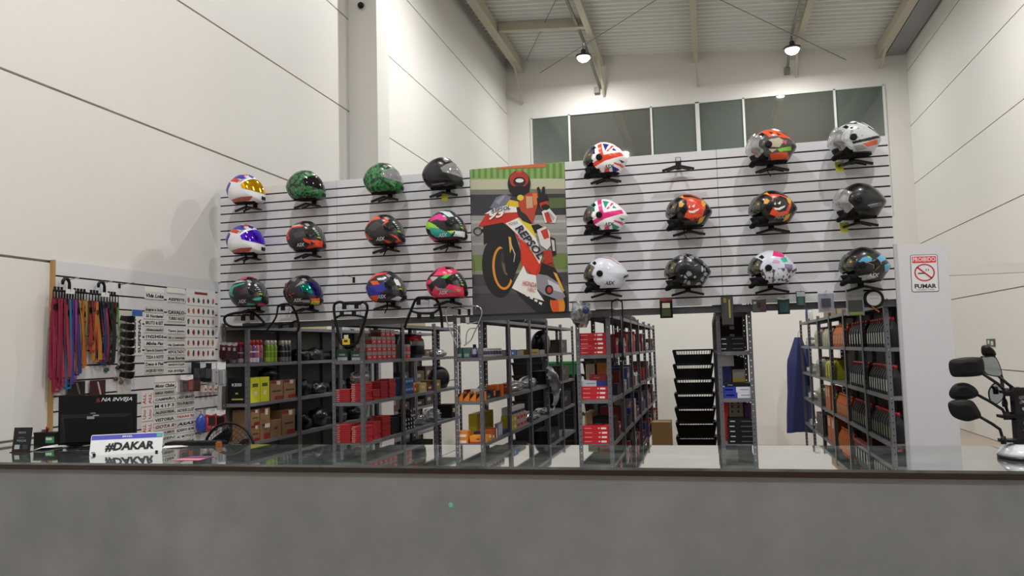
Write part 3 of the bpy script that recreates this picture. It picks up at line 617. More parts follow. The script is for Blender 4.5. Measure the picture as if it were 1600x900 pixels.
 (1333, 219, 'jet', design('C4CACB', [('17171A', [(.6, .8), (.2, 1.05), (-.4, 1.1), (-1.1, .2), (-1.1, -.2), (-.7, .25), (-.3, .62), (.2, .75)]), ('DDE0E0', [(-.1, .82), (-.5, .55), (-.45, .5), (-.05, .72)]), ('DDE0E0', [(-.35, .85), (-.75, .4), (-.7, .38), (-.25, .82)]), ('F4F4F2', [(.35, .55), (.1, .62), (-.05, .45), (.2, .35)]), ('17171A', [(.22, .52), (.1, .52), (.12, .42), (.22, .42)]), ('17171A', [(.2, -.3), (-.5, -.12), (-.95, .05), (-.95, -.1), (-.5, -.28), (.15, -.42)]), ('E0603A', [(-.2, -.45), (-.8, -.2), (-.85, -.42), (-.4, -.62)]), ('9A9C9C', [(.15, -.5), (-.2, -.48), (-.4, -.7), (-.0, -.8)]), ('17171A', [(.5, -.7), (.0, -.8), (-.6, -.8), (-.6, -1), (.5, -1)])], speckle(['8E9496'], 40, [.25], -.1, .6, -.3, .3)), 'clear', 'silver open-face helmet with a bird eye graphic and a raised clear visor', True, dict(card=(.1,))),
 (1204, 326, 'jet', design('151417', monster('1E1C1F', 'E2532E', '3A2A28')), 'film', 'black open-face helmet with a grinning dark face ringed in orange', True, dict(letter='8A8A8C')),
 (1341, 315, 'jet', design('101013', [('5A5A5E', [(-.2, -.35), (-.75, -.2), (-.8, -.38), (-.3, -.5)]), ('8E8E92', [(-.2, -.36), (-.6, -.26), (-.6, -.3), (-.2, -.42)])]), 'clear', 'plain gloss black open-face helmet with a clear visor and yellow tag', True, dict(card=(.1,))),
 (1203, 419.5, 'jet', design('D3D8E4', [('E8307E', [(-.15, .95), (-.6, .75), (-.5, .5), (-.05, .6)]), ('3FB5A2', [(-.35, .45), (-.6, .55), (-.65, .25), (-.45, .2)]), ('C9A0C8', [(-.1, .4), (-.35, .3), (-.3, .15), (.0, .2)]), ('8A7AA0', [(-.5, .15), (-.85, .1), (-.8, -.2), (-.5, -.1)]), ('2A2A30', [(-.85, -.2), (-1.1, .0), (-1.1, -.15), (-.85, -.3)])], speckle(['6A6478', '4F4A5E'], 46, [.18, .34], -.85, -.1, -.9, .4)), 'film', 'white open-face helmet with pink, teal and grey lace graphics', True, {}),
 (1347, 415, 'jet', design('131316', [('4FA6D8', [(.28, .15), (-.0, .4), (-.25, .3), (-.2, .1), (.1, .02)]), ('9BD04A', [(-.05, .42), (-.2, .38), (-.15, .28)]), ('58A9D6', [(-.42, .28), (-.72, .6), (-.85, .25), (-.55, .05)]), ('5FB0DA', [(-.7, -.1), (-.95, .05), (-.98, -.3), (-.75, -.45)]), ('9EA6A8', [(.3, -.62), (-.15, -.55), (-.4, -.75), (.1, -.85)])]), 'film', 'black open-face helmet with sky blue patches and a star outline', True, dict(letter='D8D8DA', gfx=[(None, '8E7A5A', -.42, .02, .15, .2), (None, '131316', -.42, .02, .125, .2)])),
]
STAR = poly_mesh([star()])
bi = 0
for (px, py, kind, fn, vis, lb, right, kw) in HEL:
    g = [(STAR, *q[1:]) for q in kw.pop('gfx', [])]
    t, p = helmet(px, py, kind, fn, vis, lb, right, gfx=g, **kw)
    zb = p.z-.132
    hook_bracket(0, p.x+(.0 if kind == 'ff' else .01), zb-.012, 'black bracket under the '+lb.replace(' with a ', ' with ').replace(' with an ', ' with ').replace(' helmet ', ' ').replace(' and a paper tag on its visor', ''))
q = at(1060, 262, PY-.02)
hook_bracket(0, q.x, q.z, 'empty black V-armed helmet bracket on the right slatwall')
# paper tag on the navy helmet's visor
tg = [o for o in COL.objects if o.get('label', '').startswith('navy blue full-face')][0]
S_FF.patch(2, 24, -44, -24, 1.05, 6, 8).build('paper_tag', mat('E6E6EA', .6), tg)
tg = [o for o in COL.objects if o.get('label', '').startswith('black full-face helmet with red outlined')][0]
S_FF.patch(-13, 33, -76, -44, 1.027, 12, 14).build('visor_tint', VIS['teal'], tg)

# ================================================================== RACING POSTER
PX0, PX1, PZ0, PZ1 = -1.953, -1.117, 1.968, 3.24
po = tag(empty('racing_poster', (PX0, PY+.004, PZ1)), 'tall printed poster of a red and white racing motorcycle with waving rider', 'poster')
MB().box(0, PX1-PX0, .0, .012, PZ0-PZ1, 0).build('board', mat('3A3338', .5), po)
def pc(x, y):           # drawing units to poster metres
    for _ in range(2):
        a = (x-(18+17*(y-95)/775))/517
        b = (y-(95-40*a))/(777+14*a)
    return a*(PX1-PX0), -b*(PZ1-PZ0)
PR = MB(); _ly = [0]
def dr(col, pts):
    _ly[0] += 1; y = -.0008-_ly[0]*.00012
    q = [pc(*p) for p in pts]; q = [(min(max(a, 0), PX1-PX0), min(max(b, PZ0-PZ1), 0)) for a, b in q]
    PR.poly([(a, y, b) for a, b in q], 0, None, col)
def ell(cx, cy, rx, ry, rot=0, a0=0, a1=360, n=36):
    c, s = math.cos(R(rot)), math.sin(R(rot)); o = []
    for i in range(n+(a1-a0 < 360)):
        t = R(a0+(a1-a0)*i/n); x, y = rx*math.cos(t), ry*math.sin(t); o.append((cx+x*c-y*s, cy+x*s+y*c))
    return o
def ring(col, cx, cy, rx, ry, w_, rot=0, n=40):
    A = ell(cx, cy, rx, ry, rot, n=n); B = ell(cx, cy, rx-w_, ry-w_, rot, n=n); _ly[0] += 1; y = -.0008-_ly[0]*.00012
    for i in range(n):
        q = [pc(*p) for p in (A[i], A[(i+1) % n], B[(i+1) % n], B[i])]; PR.poly([(a, y, b) for a, b in q], 0, None, col)
band = lambda c, y0, y1, y2=None, y3=None: dr(c, [(10, y0), (560, y2 if y2 is not None else y0-8), (560, y3 if y3 is not None else y1-8), (10, y1)])
band('86A65C', 60, 160, 40, 140); band('B9BBA0', 150, 215); band('77766C', 205, 240); band('33333A', 232, 352); band('9C9A96', 345, 420); band('B3B0AC', 372, 386); band('8E8C8A', 418, 560); band('AAA8A4', 440, 452); band('A3A19E', 490, 503); band('6F8148', 556, 660, 540, 640); band('8A8A7C', 640, 664, 625, 646); band('454149', 660, 890, 640, 890); band('524E56', 720, 760)
for x in range(30, 540, 34): dr('5F8A44', [(x, 92-x*.06), (x+14, 92-x*.06), (x+14, 140), (x, 140)])
dr('C96A3E', [(210, 60), (435, 50), (435, 84), (150, 92)])
dr('57663F', [(420, 250), (560, 245), (560, 300), (440, 305)])
dr('1A191D', ell(480, 780, 62, 110, -12)); dr('D98A30', ell(492, 810, 38, 62, -10)); dr('D8542A', ell(478, 812, 20, 52, -10)); dr('1A191D', ell(470, 740, 48, 50, -10))
dr('201E24', [(250, 720), (425, 790), (440, 860), (380, 860), (290, 770)])
dr('1B1A1E', ell(172, 622, 86, 158, -6)); ring('DB9030', 200, 622, 58, 116, 13, -4); dr('241F22', ell(204, 622, 40, 96, -4)); dr('6A5A50', ell(212, 600, 18, 60, -8)); dr('3A3034', ell(215, 560, 24, 40, 10))
dr('17161A', [(92, 385), (200, 370), (262, 425), (305, 560), (250, 690), (215, 640), (200, 520), (150, 470), (95, 500)])
dr('8A3A2A', [(430, 560), (475, 600), (480, 640), (410, 650), (405, 600)]); dr('241E22', [(405, 590), (480, 620), (520, 690), (380, 690)])
dr('8D8B92', [(378, 650), (440, 660), (500, 700), (535, 770), (505, 790), (420, 760), (370, 720)]); dr('C9C7CC', [(440, 680), (500, 710), (520, 750), (450, 730)]); dr('2A2428', ell(448, 735, 22, 26)); dr('B9402E', ell(450, 735, 12, 16))
dr('E0A838', [(470, 640), (490, 650), (530, 740), (520, 745)])
dr('C42E1E', [(65, 400), (110, 335), (200, 300), (290, 300), (345, 365), (412, 560), (400, 640), (375, 668), (300, 612), (295, 500), (262, 425), (200, 380), (95, 400)])
dr('D23A24', [(270, 430), (340, 480), (400, 590), (375, 660), (305, 605), (300, 500)])
dr('E9E7E2', [(215, 385), (285, 355), (350, 368), (412, 560), (398, 600), (330, 490), (262, 428)]); dr('DCC62E', [(282, 356), (350, 368), (385, 470), (340, 420)])
dr('E9E7E2', [(248, 728), (312, 608), (330, 650), (378, 660), (385, 740), (422, 795), (330, 768)])
dr('E9E7E2', [(100, 335), (150, 305), (215, 290), (285, 290), (278, 325), (160, 330)]); dr('D9B92C', [(215, 290), (235, 258), (285, 268), (290, 300)])
dr('6E7284', [(128, 305), (165, 245), (215, 228), (250, 245), (215, 290), (160, 305)]); dr('8E92A2', [(160, 270), (200, 238), (215, 240), (180, 285)])
ring('17161A', 62, 428, 24, 22, 5); dr('17161A', [(80, 420), (100, 410), (100, 425), (82, 435)])
dr('2A2226', [(275, 300), (320, 290), (362, 340), (355, 390), (310, 372), (285, 345)])
dr('B4452C', [(285, 275), (325, 225), (388, 218), (398, 260), (378, 330), (362, 388), (330, 340), (300, 320)]); dr('C9A07E', [(328, 240), (362, 240), (366, 300), (330, 305)]); dr('D9783A', [(362, 225), (388, 222), (392, 280), (370, 290)])
dr('DCDAD6', [(412, 322), (450, 300), (492, 350), (485, 382), (430, 380)]); dr('C2382C', [(425, 330), (445, 322), (470, 378), (440, 382)])
dr('BD3526', ell(425, 285, 24, 28)); dr('17161A', [(386, 250), (440, 232), (452, 262), (430, 268), (400, 275), (408, 310), (390, 285)])
dr('17161A', [(386, 196), (398, 188), (418, 240), (400, 252)]); dr('17161A', [(416, 190), (430, 188), (430, 244), (410, 244)]); dr('17161A', ell(432, 298, 22, 16))
dr('1C1618', [(355, 395), (392, 388), (420, 405), (400, 440), (372, 430)]); dr('DAD6D2', [(385, 420), (430, 400), (455, 430), (460, 500), (440, 525), (405, 500)]); dr('BF3A2C', [(405, 425), (440, 410), (452, 460), (425, 470)]); dr('1C1A1E', [(455, 455), (482, 465), (488, 550), (465, 555)]); dr('C8C4C0', [(462, 470), (478, 475), (482, 530), (470, 530)])
dr('B23428', [(415, 530), (465, 525), (470, 590), (430, 600)])
dr('1C1416', ell(291, 172, 62, 70)); dr('A8322A', ell(291, 150, 52, 44)); dr('2A1A1A', ell(293, 162, 34, 26)); dr('0E0D10', [(235, 178), (260, 186), (322, 186), (348, 176), (345, 215), (318, 236), (262, 236), (238, 214)]); dr('E2E0DE', ell(294, 156, 22, 11)); dr('D8C23A', ell(298, 248, 18, 16)); dr('C9542E', ell(292, 108, 16, 6))
for k in range(5): dr('E4E2E0', [(300+k*24, 742+k*14), (316+k*24, 748+k*14), (312+k*24, 760+k*14), (297+k*24, 752+k*14)])
dr('D9A236', [(232, 455), (246, 460), (250, 520), (240, 545)]); dr('B8B6B4', [(236, 480), (242, 480), (270, 550), (262, 590), (258, 590), (264, 552)])
PR.build('print', paint_mat('poster_print', .35, .15), po)
def ptxt(txt, x, y, wd, hex_, rot, shear=0, height=None, bold=.0):
    a, b = pc(x, y); lettering(txt, .1, mat(hex_, .4), po, (a, -.0168, b), (R(90), R(rot), 0), shear=shear, width=wd*.836/517, height=height*1.272/790 if height else None, bold=bold)
ptxt('REPSOL', 345, 482, 215, '2A2238', 54, .2, 44, .003); ptxt('93', 158, 340, 92, 'E9E4E2', -10, .35, 46, .004); ptxt('HONDA', 345, 708, 76, 'B9382C', 14, .1, 26, .001); ptxt('HRC', 355, 738, 44, 'B9382C', 14, .1, 18)
ptxt('REPSOL', 190, 312, 105, '2A2238', -8, .2, 22, .002); ptxt('HONDA', 258, 385, 50, '3A3A7A', -6, .2, 14); ptxt('HRC', 305, 470, 46, 'E8D8D0', 38, .2, 14); ptxt('REPSOL', 462, 345, 52, '2A2238', 50, .1, 14)

# ================================================================== LEFT WALL GOODS
SX = LX+.026
FX = (R(90), 0, R(90))       # lettering facing +X
def wpos(px, py): p = atx(px, py, SX+.004); return p.y, p.z
def wall_card(name, label, cat, group, px0, px1, py0, py1, col, th=.002, rough=.5, out=.003):
    ya, _ = wpos(px0, (py0+py1)/2); yb, _ = wpos(px1, (py0+py1)/2); pm = (px0+px1)/2; _, za = wpos(pm, py0); _, zb = wpos(pm, py1)
    t = tag(empty(name, (SX+out, (ya+yb)/2, (za+zb)/2)), label, cat, group); w_, h_ = yb-ya, za-zb
    MB().box(0, th, -w_/2, w_/2, -h_/2, h_/2).build('card', mat(col, rough), t)
    return t, w_, h_, th
ink = mat('26262B', .6)
def strips(words, px0, px1, ys, col_name, colr='E6E4E2', inks=None):
    for i, (wd, (a, b)) in enumerate(zip(words, ys)):
        t, w_, h_, th = wall_card('sticker_strip', 'white lettered sticker strip, %s from the top in the %s' % (ORD[i+1], col_name), 'sticker', 'lettered sticker strips on the left slatwall', px0, px1, a, b, 'CFCDC8' if i % 3 == 1 else colr)
        ic = mat(inks[i], .6) if inks and inks.get(i) else ink
        lettering(wd, .05, ic, t, (th+.0006, 0, 0), FX, shear=.25 if i % 2 == 0 else 0, width=w_*.92, height=h_*.62, bold=.0022)
z2y = lambda ls, o, k: [(o+a/k, o+b/k) for a, b in ls]
strips(['Vida Loka', 'Jogue a bola', 'Só Nordeste!', 'BRUTO & SIST', 'Abençoado!', '1N23456', 'Minha Paz', 'Terra & Country', 'TODA A NOITE', 'Deus é Fiel', 'HOJE EU VOU'], 226, 256,
       z2y([(105, 165), (237, 292), (300, 350), (362, 415), (428, 478), (492, 542), (557, 607), (620, 670), (683, 735), (750, 797), (808, 862)], 440, 6), 'left upper column')
strips(['RESPEITE', 'CAVALO', 'TURBO RACE', 'Tamo Junto', 'Só o começo', 'Na Quebrada', 'REVOLTADO', 'Boa Sorte', 'MARACUJÁ', 'NA INVEJA'], 261, 289,
       z2y([(148, 192), (265, 318), (325, 372), (440, 487), (505, 548), (572, 617), (637, 682), (697, 740), (757, 800), (813, 862)], 440, 6), 'right upper column')
strips(['Moto Clube', 'AMIGA VENENO', 'CAMPEÃO', 'M 4 I F 3', 'ALEGORIA', 'VISTORIA', 'GOTA R', 'ROCK E JESUS', 'GREEN'], 240.5, 273,
       z2y([(248, 303), (322, 368), (385, 435), (450, 503), (517, 563), (588, 640), (655, 712), (725, 768), (783, 830)], 560, 6.43), 'left lower column', inks={8: '3E7A3E', 6: '7A2A30'})
strips(['LAGO BRAVO', 'TEO-FURIOSO', 'NOVA LUZ', 'TEXAS RJ', 'ASAS', 'ADESIVO BOM', 'AC MOTOCO', 'BOA VIDA'], 274.5, 304,
       z2y([(365, 412), (428, 475), (495, 545), (558, 605), (632, 678), (692, 740), (757, 803), (818, 850)], 560, 6.43), 'right lower column', inks={3: 'B03038'})
for (a, b, c, d, lb) in ((226, 256, 449, 457, 'blank header card above the left upper sticker column'), (261, 289, 450, 458, 'blank header card above the right upper sticker column'), (241.5, 273, 587, 597, 'blank header card above the left lower sticker column'), (275, 304, 597, 612, 'blank header card above the right lower sticker column')):
    wall_card('header_card', lb, 'card', None, a, b, c, d, 'EDEBE8')
t, w_, h_, th = wall_card('sticker_sheet', 'white sheet of small coloured pictorial stickers below the slatwall corner', 'sticker sheet', None, 290.5, 336, 453, 562, 'E4E2E0')
MB().box(th, th+.0006, -w_*.22, w_*.22, h_*.43, h_*.465).build('title_band', mat('8A3038', .5), t)
m = MB(); cs = ['3A3A40', 'B05A3A', '6A2A3A', '2A2A30', 'B06A70', '4A5A48', '8A2A38', '5A3A40']
for r_ in range(6):
    for c_ in range(6):
        y = -w_*.42+c_*w_*.168; z = h_*(.34-.15*r_); k = random.Random(r_*7+c_); n = 7
        m.poly([(th+.0004, y+w_*.05*math.cos(2*math.pi*i/n)*k.uniform(.6, 1), z+h_*.05*math.sin(2*math.pi*i/n)*k.uniform(.6, 1.1)) for i in range(n)], 0, None, k.choice(cs))
m.build('mini_stickers', paint_mat('sticker_print', .5, 0), t)['kind'] = 'stuff'
for r_ in range(5): MB().box(th, th+.0005, -w_*.48, w_*.48, h_*(.262-.15*r_), h_*(.27-.15*r_)).build('row_line', mat('9A9894', .6), t)
for i, (a, b) in enumerate(z2y([(330, 482), (495, 628), (640, 765)], 560, 6.43)):
    t, w_, h_, th = wall_card('sticker_card', 'white card with two red vertical letterings, %s from the top' % ORD[i+1], 'sticker', 'red lettered cards behind the monitor', 221, 239, a, b, 'E9E6E4')
    for s_ in (-1, 1): lettering('ALL' if (i+s_) % 2 else 'Uno', .05, mat('B8303A', .6), t, (th+.0006, s_*w_*.24, 0), (R(90), R(-90), R(90)), width=h_*.7, height=w_*.26, bold=.001)
t, w_, h_, th = wall_card('header_card', 'white card with a blue header and black vertical lettering', 'card', None, 206, 222, 484, 555, 'E6E4E2')
MB().box(th, th+.0006, -w_/2, w_/2, h_*.36, h_*.5).build('blue_band', mat('3F62A8', .5), t)
for s_ in (-1, 1): lettering('SUSPENSA', .05, ink, t, (th+.0006, s_*w_*.24, -h_*.08), (R(90), R(-90), R(90)), width=h_*.75, height=w_*.28, bold=.002)
# sunglasses strip
gy, gz = wpos(195, 492)
def glasses_mesh():
    m = MB(); n = 13; vs = []
    for i in range(n):
        a = R(-70+140*i/(n-1)); h_ = .021-.008*abs(math.sin(a))
        vs += [(.05*math.cos(a), .068*math.sin(a), h_), (.056*math.cos(a), .07*math.sin(a), -h_)]
    m.add(vs, [(2*i, 2*i+1, 2*i+3, 2*i+2) for i in range(n-1)], None, True)
    m.add([(x-.003, y*.97, z) for x, y, z in vs], [(2*i, 2*i+2, 2*i+3, 2*i+1) for i in range(n-1)], None, True)
    return m
gm = glasses_mesh().mesh('lens', mat('1A1518', .15, coat=.3))
strip_px = [(194, 496+i*13.2) for i in range(8)]
gs = tag(empty('display_strip', (SX+.003, gy, gz-.28)), 'narrow pale display strip holding dark sunglasses', 'display')
MB().box(0, .004, -.075, .075, -.36, .31).build('backing', mat('C9C6C2', .5), gs)
for i, (px, py) in enumerate(strip_px):
    y, z = wpos(px, py)
    t = tag(empty('sunglasses', (SX+.012, gy, gz-.02-.062*i)), 'dark wraparound sunglasses, %s from the top on the display strip' % ORD[i+1], 'sunglasses', 'sunglasses on the left slatwall')
    link('lens', gm, t, rot=(0, R(18), 0)).scale = (1.1, 1.25, 1.35); MB().box(-.006, .05, -.006, .006, -.004, .002).build('nose_peg', blk, t)
# lanyards on two hangers
def hanger(px0, px1, py, hx, hy, label):
    y0, z0 = wpos(px0, py); y1, _ = wpos(px1, py); yh, zh = wpos(hx, hy); t = tag(empty('lanyard_hanger', (SX, yh, z0)), label, 'hanger', 'black lanyard hangers'); dz = zh-z0
    MB().tube([(.045, y0-yh, 0), (.045, y1-yh, 0)], .008, 8).build('bar', blk, t)
    MB().tube([(.045, 0, 0), (.045, 0, dz-.03), (.045, -.015, dz-.005), (.045, -.04, dz), (.045, -.06, dz-.02), (.045, -.062, dz-.045)], [.012, .01, .012, .013, .012, .009], 8).build('hook', blk, t)
    MB().box(.035, .056, -.04, .04, -.016, .016).build('size_clip', mat('D8D6D4', .5), t)
    for k in range(int((y1-y0)/.03)):
        y = y0+.012+k*.03-yh
        if abs(y) > .045: MB().box(.038, .052, y-.005, y+.005, .0, .028).build('peg', blk, t)
    MB().tube([(.0, .0, dz+.002), (.05, .0, dz-.006), (.12, .012, dz+.006)], .003, 6).build('slat_hook', mat('A8A8A8', .35, metal=.8), t)
    return y0, y1, z0
def dim(h, k=.78): return ''.join('%02X' % int(int(h[i:i+2], 16)*k) for i in (0, 2, 4))
def lanyard(y, x, z, L, col, col2, label, tw):
    t = tag(empty('lanyard', (SX+x, y, z)), label, 'lanyard', 'lanyards hanging on the left slatwall')
    MB().tube([(0, -.016, .0), (0, -.016, -.05), (0, .016, -.05), (0, .016, .0)], .004, 6, closed=True).build('clip_loop', blk, t)
    bz = random.Random(int(y*777)).uniform(-.09, 0); MB().box(-.007, .007, -.011, .011, bz-.085, bz-.05).build('buckle', mat('141416', .4), t)
    m = MB(); n = 18; wd = .0145; rnd = random.Random(int(y*999)); ph = rnd.random()*6; pal = [col, col, col, col2, col2, '16161A', random.Random(int(y*333)).choice(['D8D4D0', 'C8A030', '2A3A7A', 'B0305A', '3A7A4A'])]
    for s_ in (-1, 1):
        vs = []
        for i in range(n):
            f = i/(n-1); yy = s_*(.006+.020*math.sin(f*math.pi*.55))+.006*math.sin(ph+f*5); xx = s_*.004+.006*math.sin(ph*2+f*4+s_); tww = tw*f+s_*.2
            zz = -.052-(L-.052)*f; vs += [(xx+wd*math.sin(tww), yy-wd*math.cos(tww), zz), (xx-wd*math.sin(tww), yy+wd*math.cos(tww), zz)]
        for i in range(n-1): m.add([vs[2*i], vs[2*i+1], vs[2*i+3], vs[2*i+2]], [(0, 1, 2, 3)], pal[rnd.randrange(len(pal))])
        m.add([(a+.0015, b, c) for a, b, c in vs], [(2*i, 2*i+2, 2*i+3, 2*i+1) for i in range(n-1)], col)
    # bottom fold
    m.add([(-.004, -.03, -L), (.004, .03, -L), (.004, .028, -L-.014), (-.004, -.028, -L-.014)], [(0, 1, 2, 3)], col)
    m.c = [dim(q) for q in m.c]; m.build('strap', paint_mat('woven_strap', .8, 0), t)
y0, y1, z0 = hanger(76, 128, 454, 101, 436, 'black lanyard hanger by the wooden edge of the left slatwall')
LC1 = [('9E1B46', 'E3DEE0', 'crimson'), ('A81E4A', '2A1018', 'dark crimson'), ('B02050', 'E3C0C8', 'rose red'), ('8E1840', 'D8D0D4', 'wine red'), ('C03A4A', 'E8E0E0', 'red and white'), ('2F7FB8', 'D8E0E8', 'sky blue'), ('5A3A9A', 'C0A0E0', 'violet'), ('B03A8A', '4A3AA0', 'magenta and violet'), ('3A3A90', 'C05080', 'navy and pink'), ('C8A030', '2A2018', 'gold'), ('D8702A', '4A2A18', 'orange'), ('B0A040', 'C04A2A', 'olive and orange')]
for i, (a, b, nm) in enumerate(LC1):
    f = i/(len(LC1)-1); lanyard(y0+.012+(y1-y0-.03)*f, .045, z0-.002, (.60 if i < 5 else .58 if i < 9 else .47)+.03*((i*7) % 4), a, b, '%s lanyard on the hanger by the wooden edge, %s from the left' % (nm, ORD[i+1]), 1.2*math.sin(i*3.1))
y0, y1, z0 = hanger(133, 178, 459, 156, 441, 'black lanyard hanger in the middle of the left slatwall')
LC2 = [('7A3A2A', 'D8C060', 'brown'), ('C03A3A', 'D8A080', 'red'), ('D88A2A', 'B03080', 'amber'), ('20242E', '70A0C0', 'black and blue'), ('2A3A6A', 'C8D0A0', 'navy'), ('C02A5A', '281420', 'pink'), ('1E3A2E', '8AB0A0', 'dark green'), ('20201E', '50A060', 'black and green'), ('6A2A2A', 'D0C0B0', 'maroon'), ('6AC040', '204020', 'lime green')]
for i, (a, b, nm) in enumerate(LC2):
    f = i/(len(LC2)-1); lanyard(y0+.012+(y1-y0-.03)*f, .045, z0-.002, (.36 if i < 2 else .46 if i < 8 else .32)+.025*((i*5) % 3), a, b, '%s lanyard on the middle hanger, %s from the left' % (nm, ORD[i+1]), 1.2*math.sin(i*2.3+1))
def peg_hook(px, py, label):
    y, z = wpos(px, py); t = tag(empty('slat_hook', (SX, y, z)), label, 'hook', 'short display hooks on the left slatwall')
    MB().box(0, .004, -.012, .012, -.03, .006).build('plate', blk, t); MB().tube([(.004, 0, -.004), (.12, 0, .004), (.14, 0, .012)], .003, 6).build('prong', mat('A8A8A8', .35, metal=.8), t)
peg_hook(187, 444, 'short black and chrome hook with nothing on it, upper left slatwall'); 
# blister packs hung at the right end of the left slatwall
def blister(name, label, group, loc, rz, w_, h_, card, top, items, depth=.02, header=.25, hook=True, clear=True, reach=.03):
    t = tag(empty(name, loc, rz), label, 'blister pack', group)      # local: x right, -y to the viewer, z up; origin at the hang hole
    MB().box(-w_/2, w_/2, 0, .0015, -h_, 0).build('card', mat(card, .5), t)
    if header: MB().poly([(-w_/2, -.0006, 0), (-w_/2, -.0006, -h_*header), (0, -.0006, -h_*header*1.35), (w_/2, -.0006, -h_*header), (w_/2, -.0006, 0)], .0004, Vector((0, -1, 0))).build('header_print', mat(top, .5), t)
    for (col, x0, x1, z0, z1) in items: MB().box(x0*w_, x1*w_, -depth*.7, -.001, z0*h_, z1*h_).build('goods', mat(col, .4), t)
    if clear: MB().box(-w_*.46, w_*.46, -depth, -.0008, -h_*.96, -h_*max(.05, header*1.2)).build('bubble', clear_mat('blister plastic', (.93, .94, .95), .06, .03, .04), t)
    if hook: MB().tube([(0, reach, -.008), (0, -.05, -.006), (0, -.06, .004)], .0025, 6).build('hook', mat('A8A8A8', .35, metal=.8), t)
    return t
GB = 'packs hung beside the slatwall corner'
for i, (px, py, w_, h_, cd, tp, it, lb) in enumerate([
    (306, 566, .085, .17, '17171A', '1E1E22', [('3A3A40', -.3, .3, -.8, -.3)], 'black accessory pack beside the sticker columns, nearest the stickers'),
    (315, 566, .085, .17, '17171A', 'C9C9CC', [('2E2E34', -.3, .3, -.8, -.3)], 'black accessory pack with a pale header, middle of three'),
    (324, 567, .085, .17, '17171A', '1E1E22', [('44444A', -.3, .3, -.8, -.3)], 'black accessory pack nearest the clear packs'),
    (292, 586, .12, .14, '8A2A34', 'E3E1E0', [('2A2024', -.35, .05, -.9, -.4), ('B03A3A', .08, .38, -.9, -.4)], 'red and black pack below the right upper stickers'),
    (305, 588, .10, .13, '5A2028', '2A2024', [('3A2A2C', -.35, .35, -.9, -.4)], 'dark red pack hung next to the price blocks'),
    (330, 640, .11, .15, 'A02A34', 'D8D6D4', [('301A20', -.3, .3, -.9, -.4)], 'red pack hung left of the fan'),
    (344, 641, .11, .15, '7A2430', 'E0DEDC', [('201418', -.3, .3, -.9, -.4)], 'wine red pack hung above the fan'),
    (330, 566, .09, .20, 'D6D7D9', 'E8E8EA', [('B9BABE', -.25, -.05, -.9, -.35), ('C9CACE', .05, .25, -.9, -.35)], 'clear pack with pale parts, left of two'),
    (346, 566, .09, .22, 'C9CACC', 'E8E8EA', [('A9AAAE', -.25, -.05, -.9, -.35), ('C9CACE', .05, .25, -.9, -.35)], 'clear pack with pale parts, right of two')]):
    p = atx(px, py, SX+.06+.012*(i % 3))
    blister('accessory_pack', lb, GB, (SX+.06+.012*(i % 3), p.y, p.z), R(68), w_, h_, cd, tp, it, clear=(i > 6 or i in (3,)), reach=(.06+.012*(i % 3))/.92+.003)
for i, px in enumerate((311, 319, 327)):
    y, z = wpos(px, 607); t = tag(empty('price_block', (SX+.05, y, z)), 'pinkish white folded price block, %s from the left' % ORD[i+1], 'price tag', 'price blocks on a slat hook')
    MB().box(-.02, .02, -.018, .018, -.03, .03).build('block', mat('E6D4D0', .5), t); MB().box(.0202, .021, -.014, .014, -.02, .0).build('red_print', mat('B04A48', .5), t); MB().tube([(-.048, 0, .02), (-.02, 0, .02)], .003, 6).build('hook', mat('A8A8A8', .35, metal=.8), t)
def blob(name, m, r, seed, parent=None, amp=.25, freq=2.2, sub=3, loc=(0, 0, 0), flatb=None):
    bm = bmesh.new(); bmesh.ops.create_icosphere(bm, subdivisions=sub, radius=1)
    for v in bm.verts:
        n = mnoise.noise(v.co*freq+Vector((seed*3.7, seed, -seed)))+.5*mnoise.noise(v.co*freq*2.3+Vector((seed, 7, seed)))
        q = v.co*(1+amp*n); v.co = Vector((q.x*r[0], q.y*r[1], q.z*r[2]))
        if flatb is not None and v.co.z < -r[2]*flatb: v.co.z = -r[2]*flatb
    for f in bm.faces: f.smooth = True
    me = bpy.data.meshes.new(name); bm.to_mesh(me); bm.free(); me.materials.append(m)
    return link(name, me, parent, loc)
for i, (px, py, c_, nm) in enumerate(((313, 662, '2A4AA8', 'blue'), (325, 660, 'B84A58', 'red'))):
    p = atx(px, py, SX+.05); t = tag(empty('netted_bag', (SX+.055, p.y, p.z)), '%s crinkled accessory bag hung low beside the fan' % nm, 'bag', 'crinkled accessory bags'); blob('bag', mat(c_, .3, coat=.3), (.035, .05, .085), i+3, t, .3, 3); MB().tube([(0, 0, .07), (0, 0, .11), (-.05, 0, .115)], .003, 6).build('hook', blk, t)
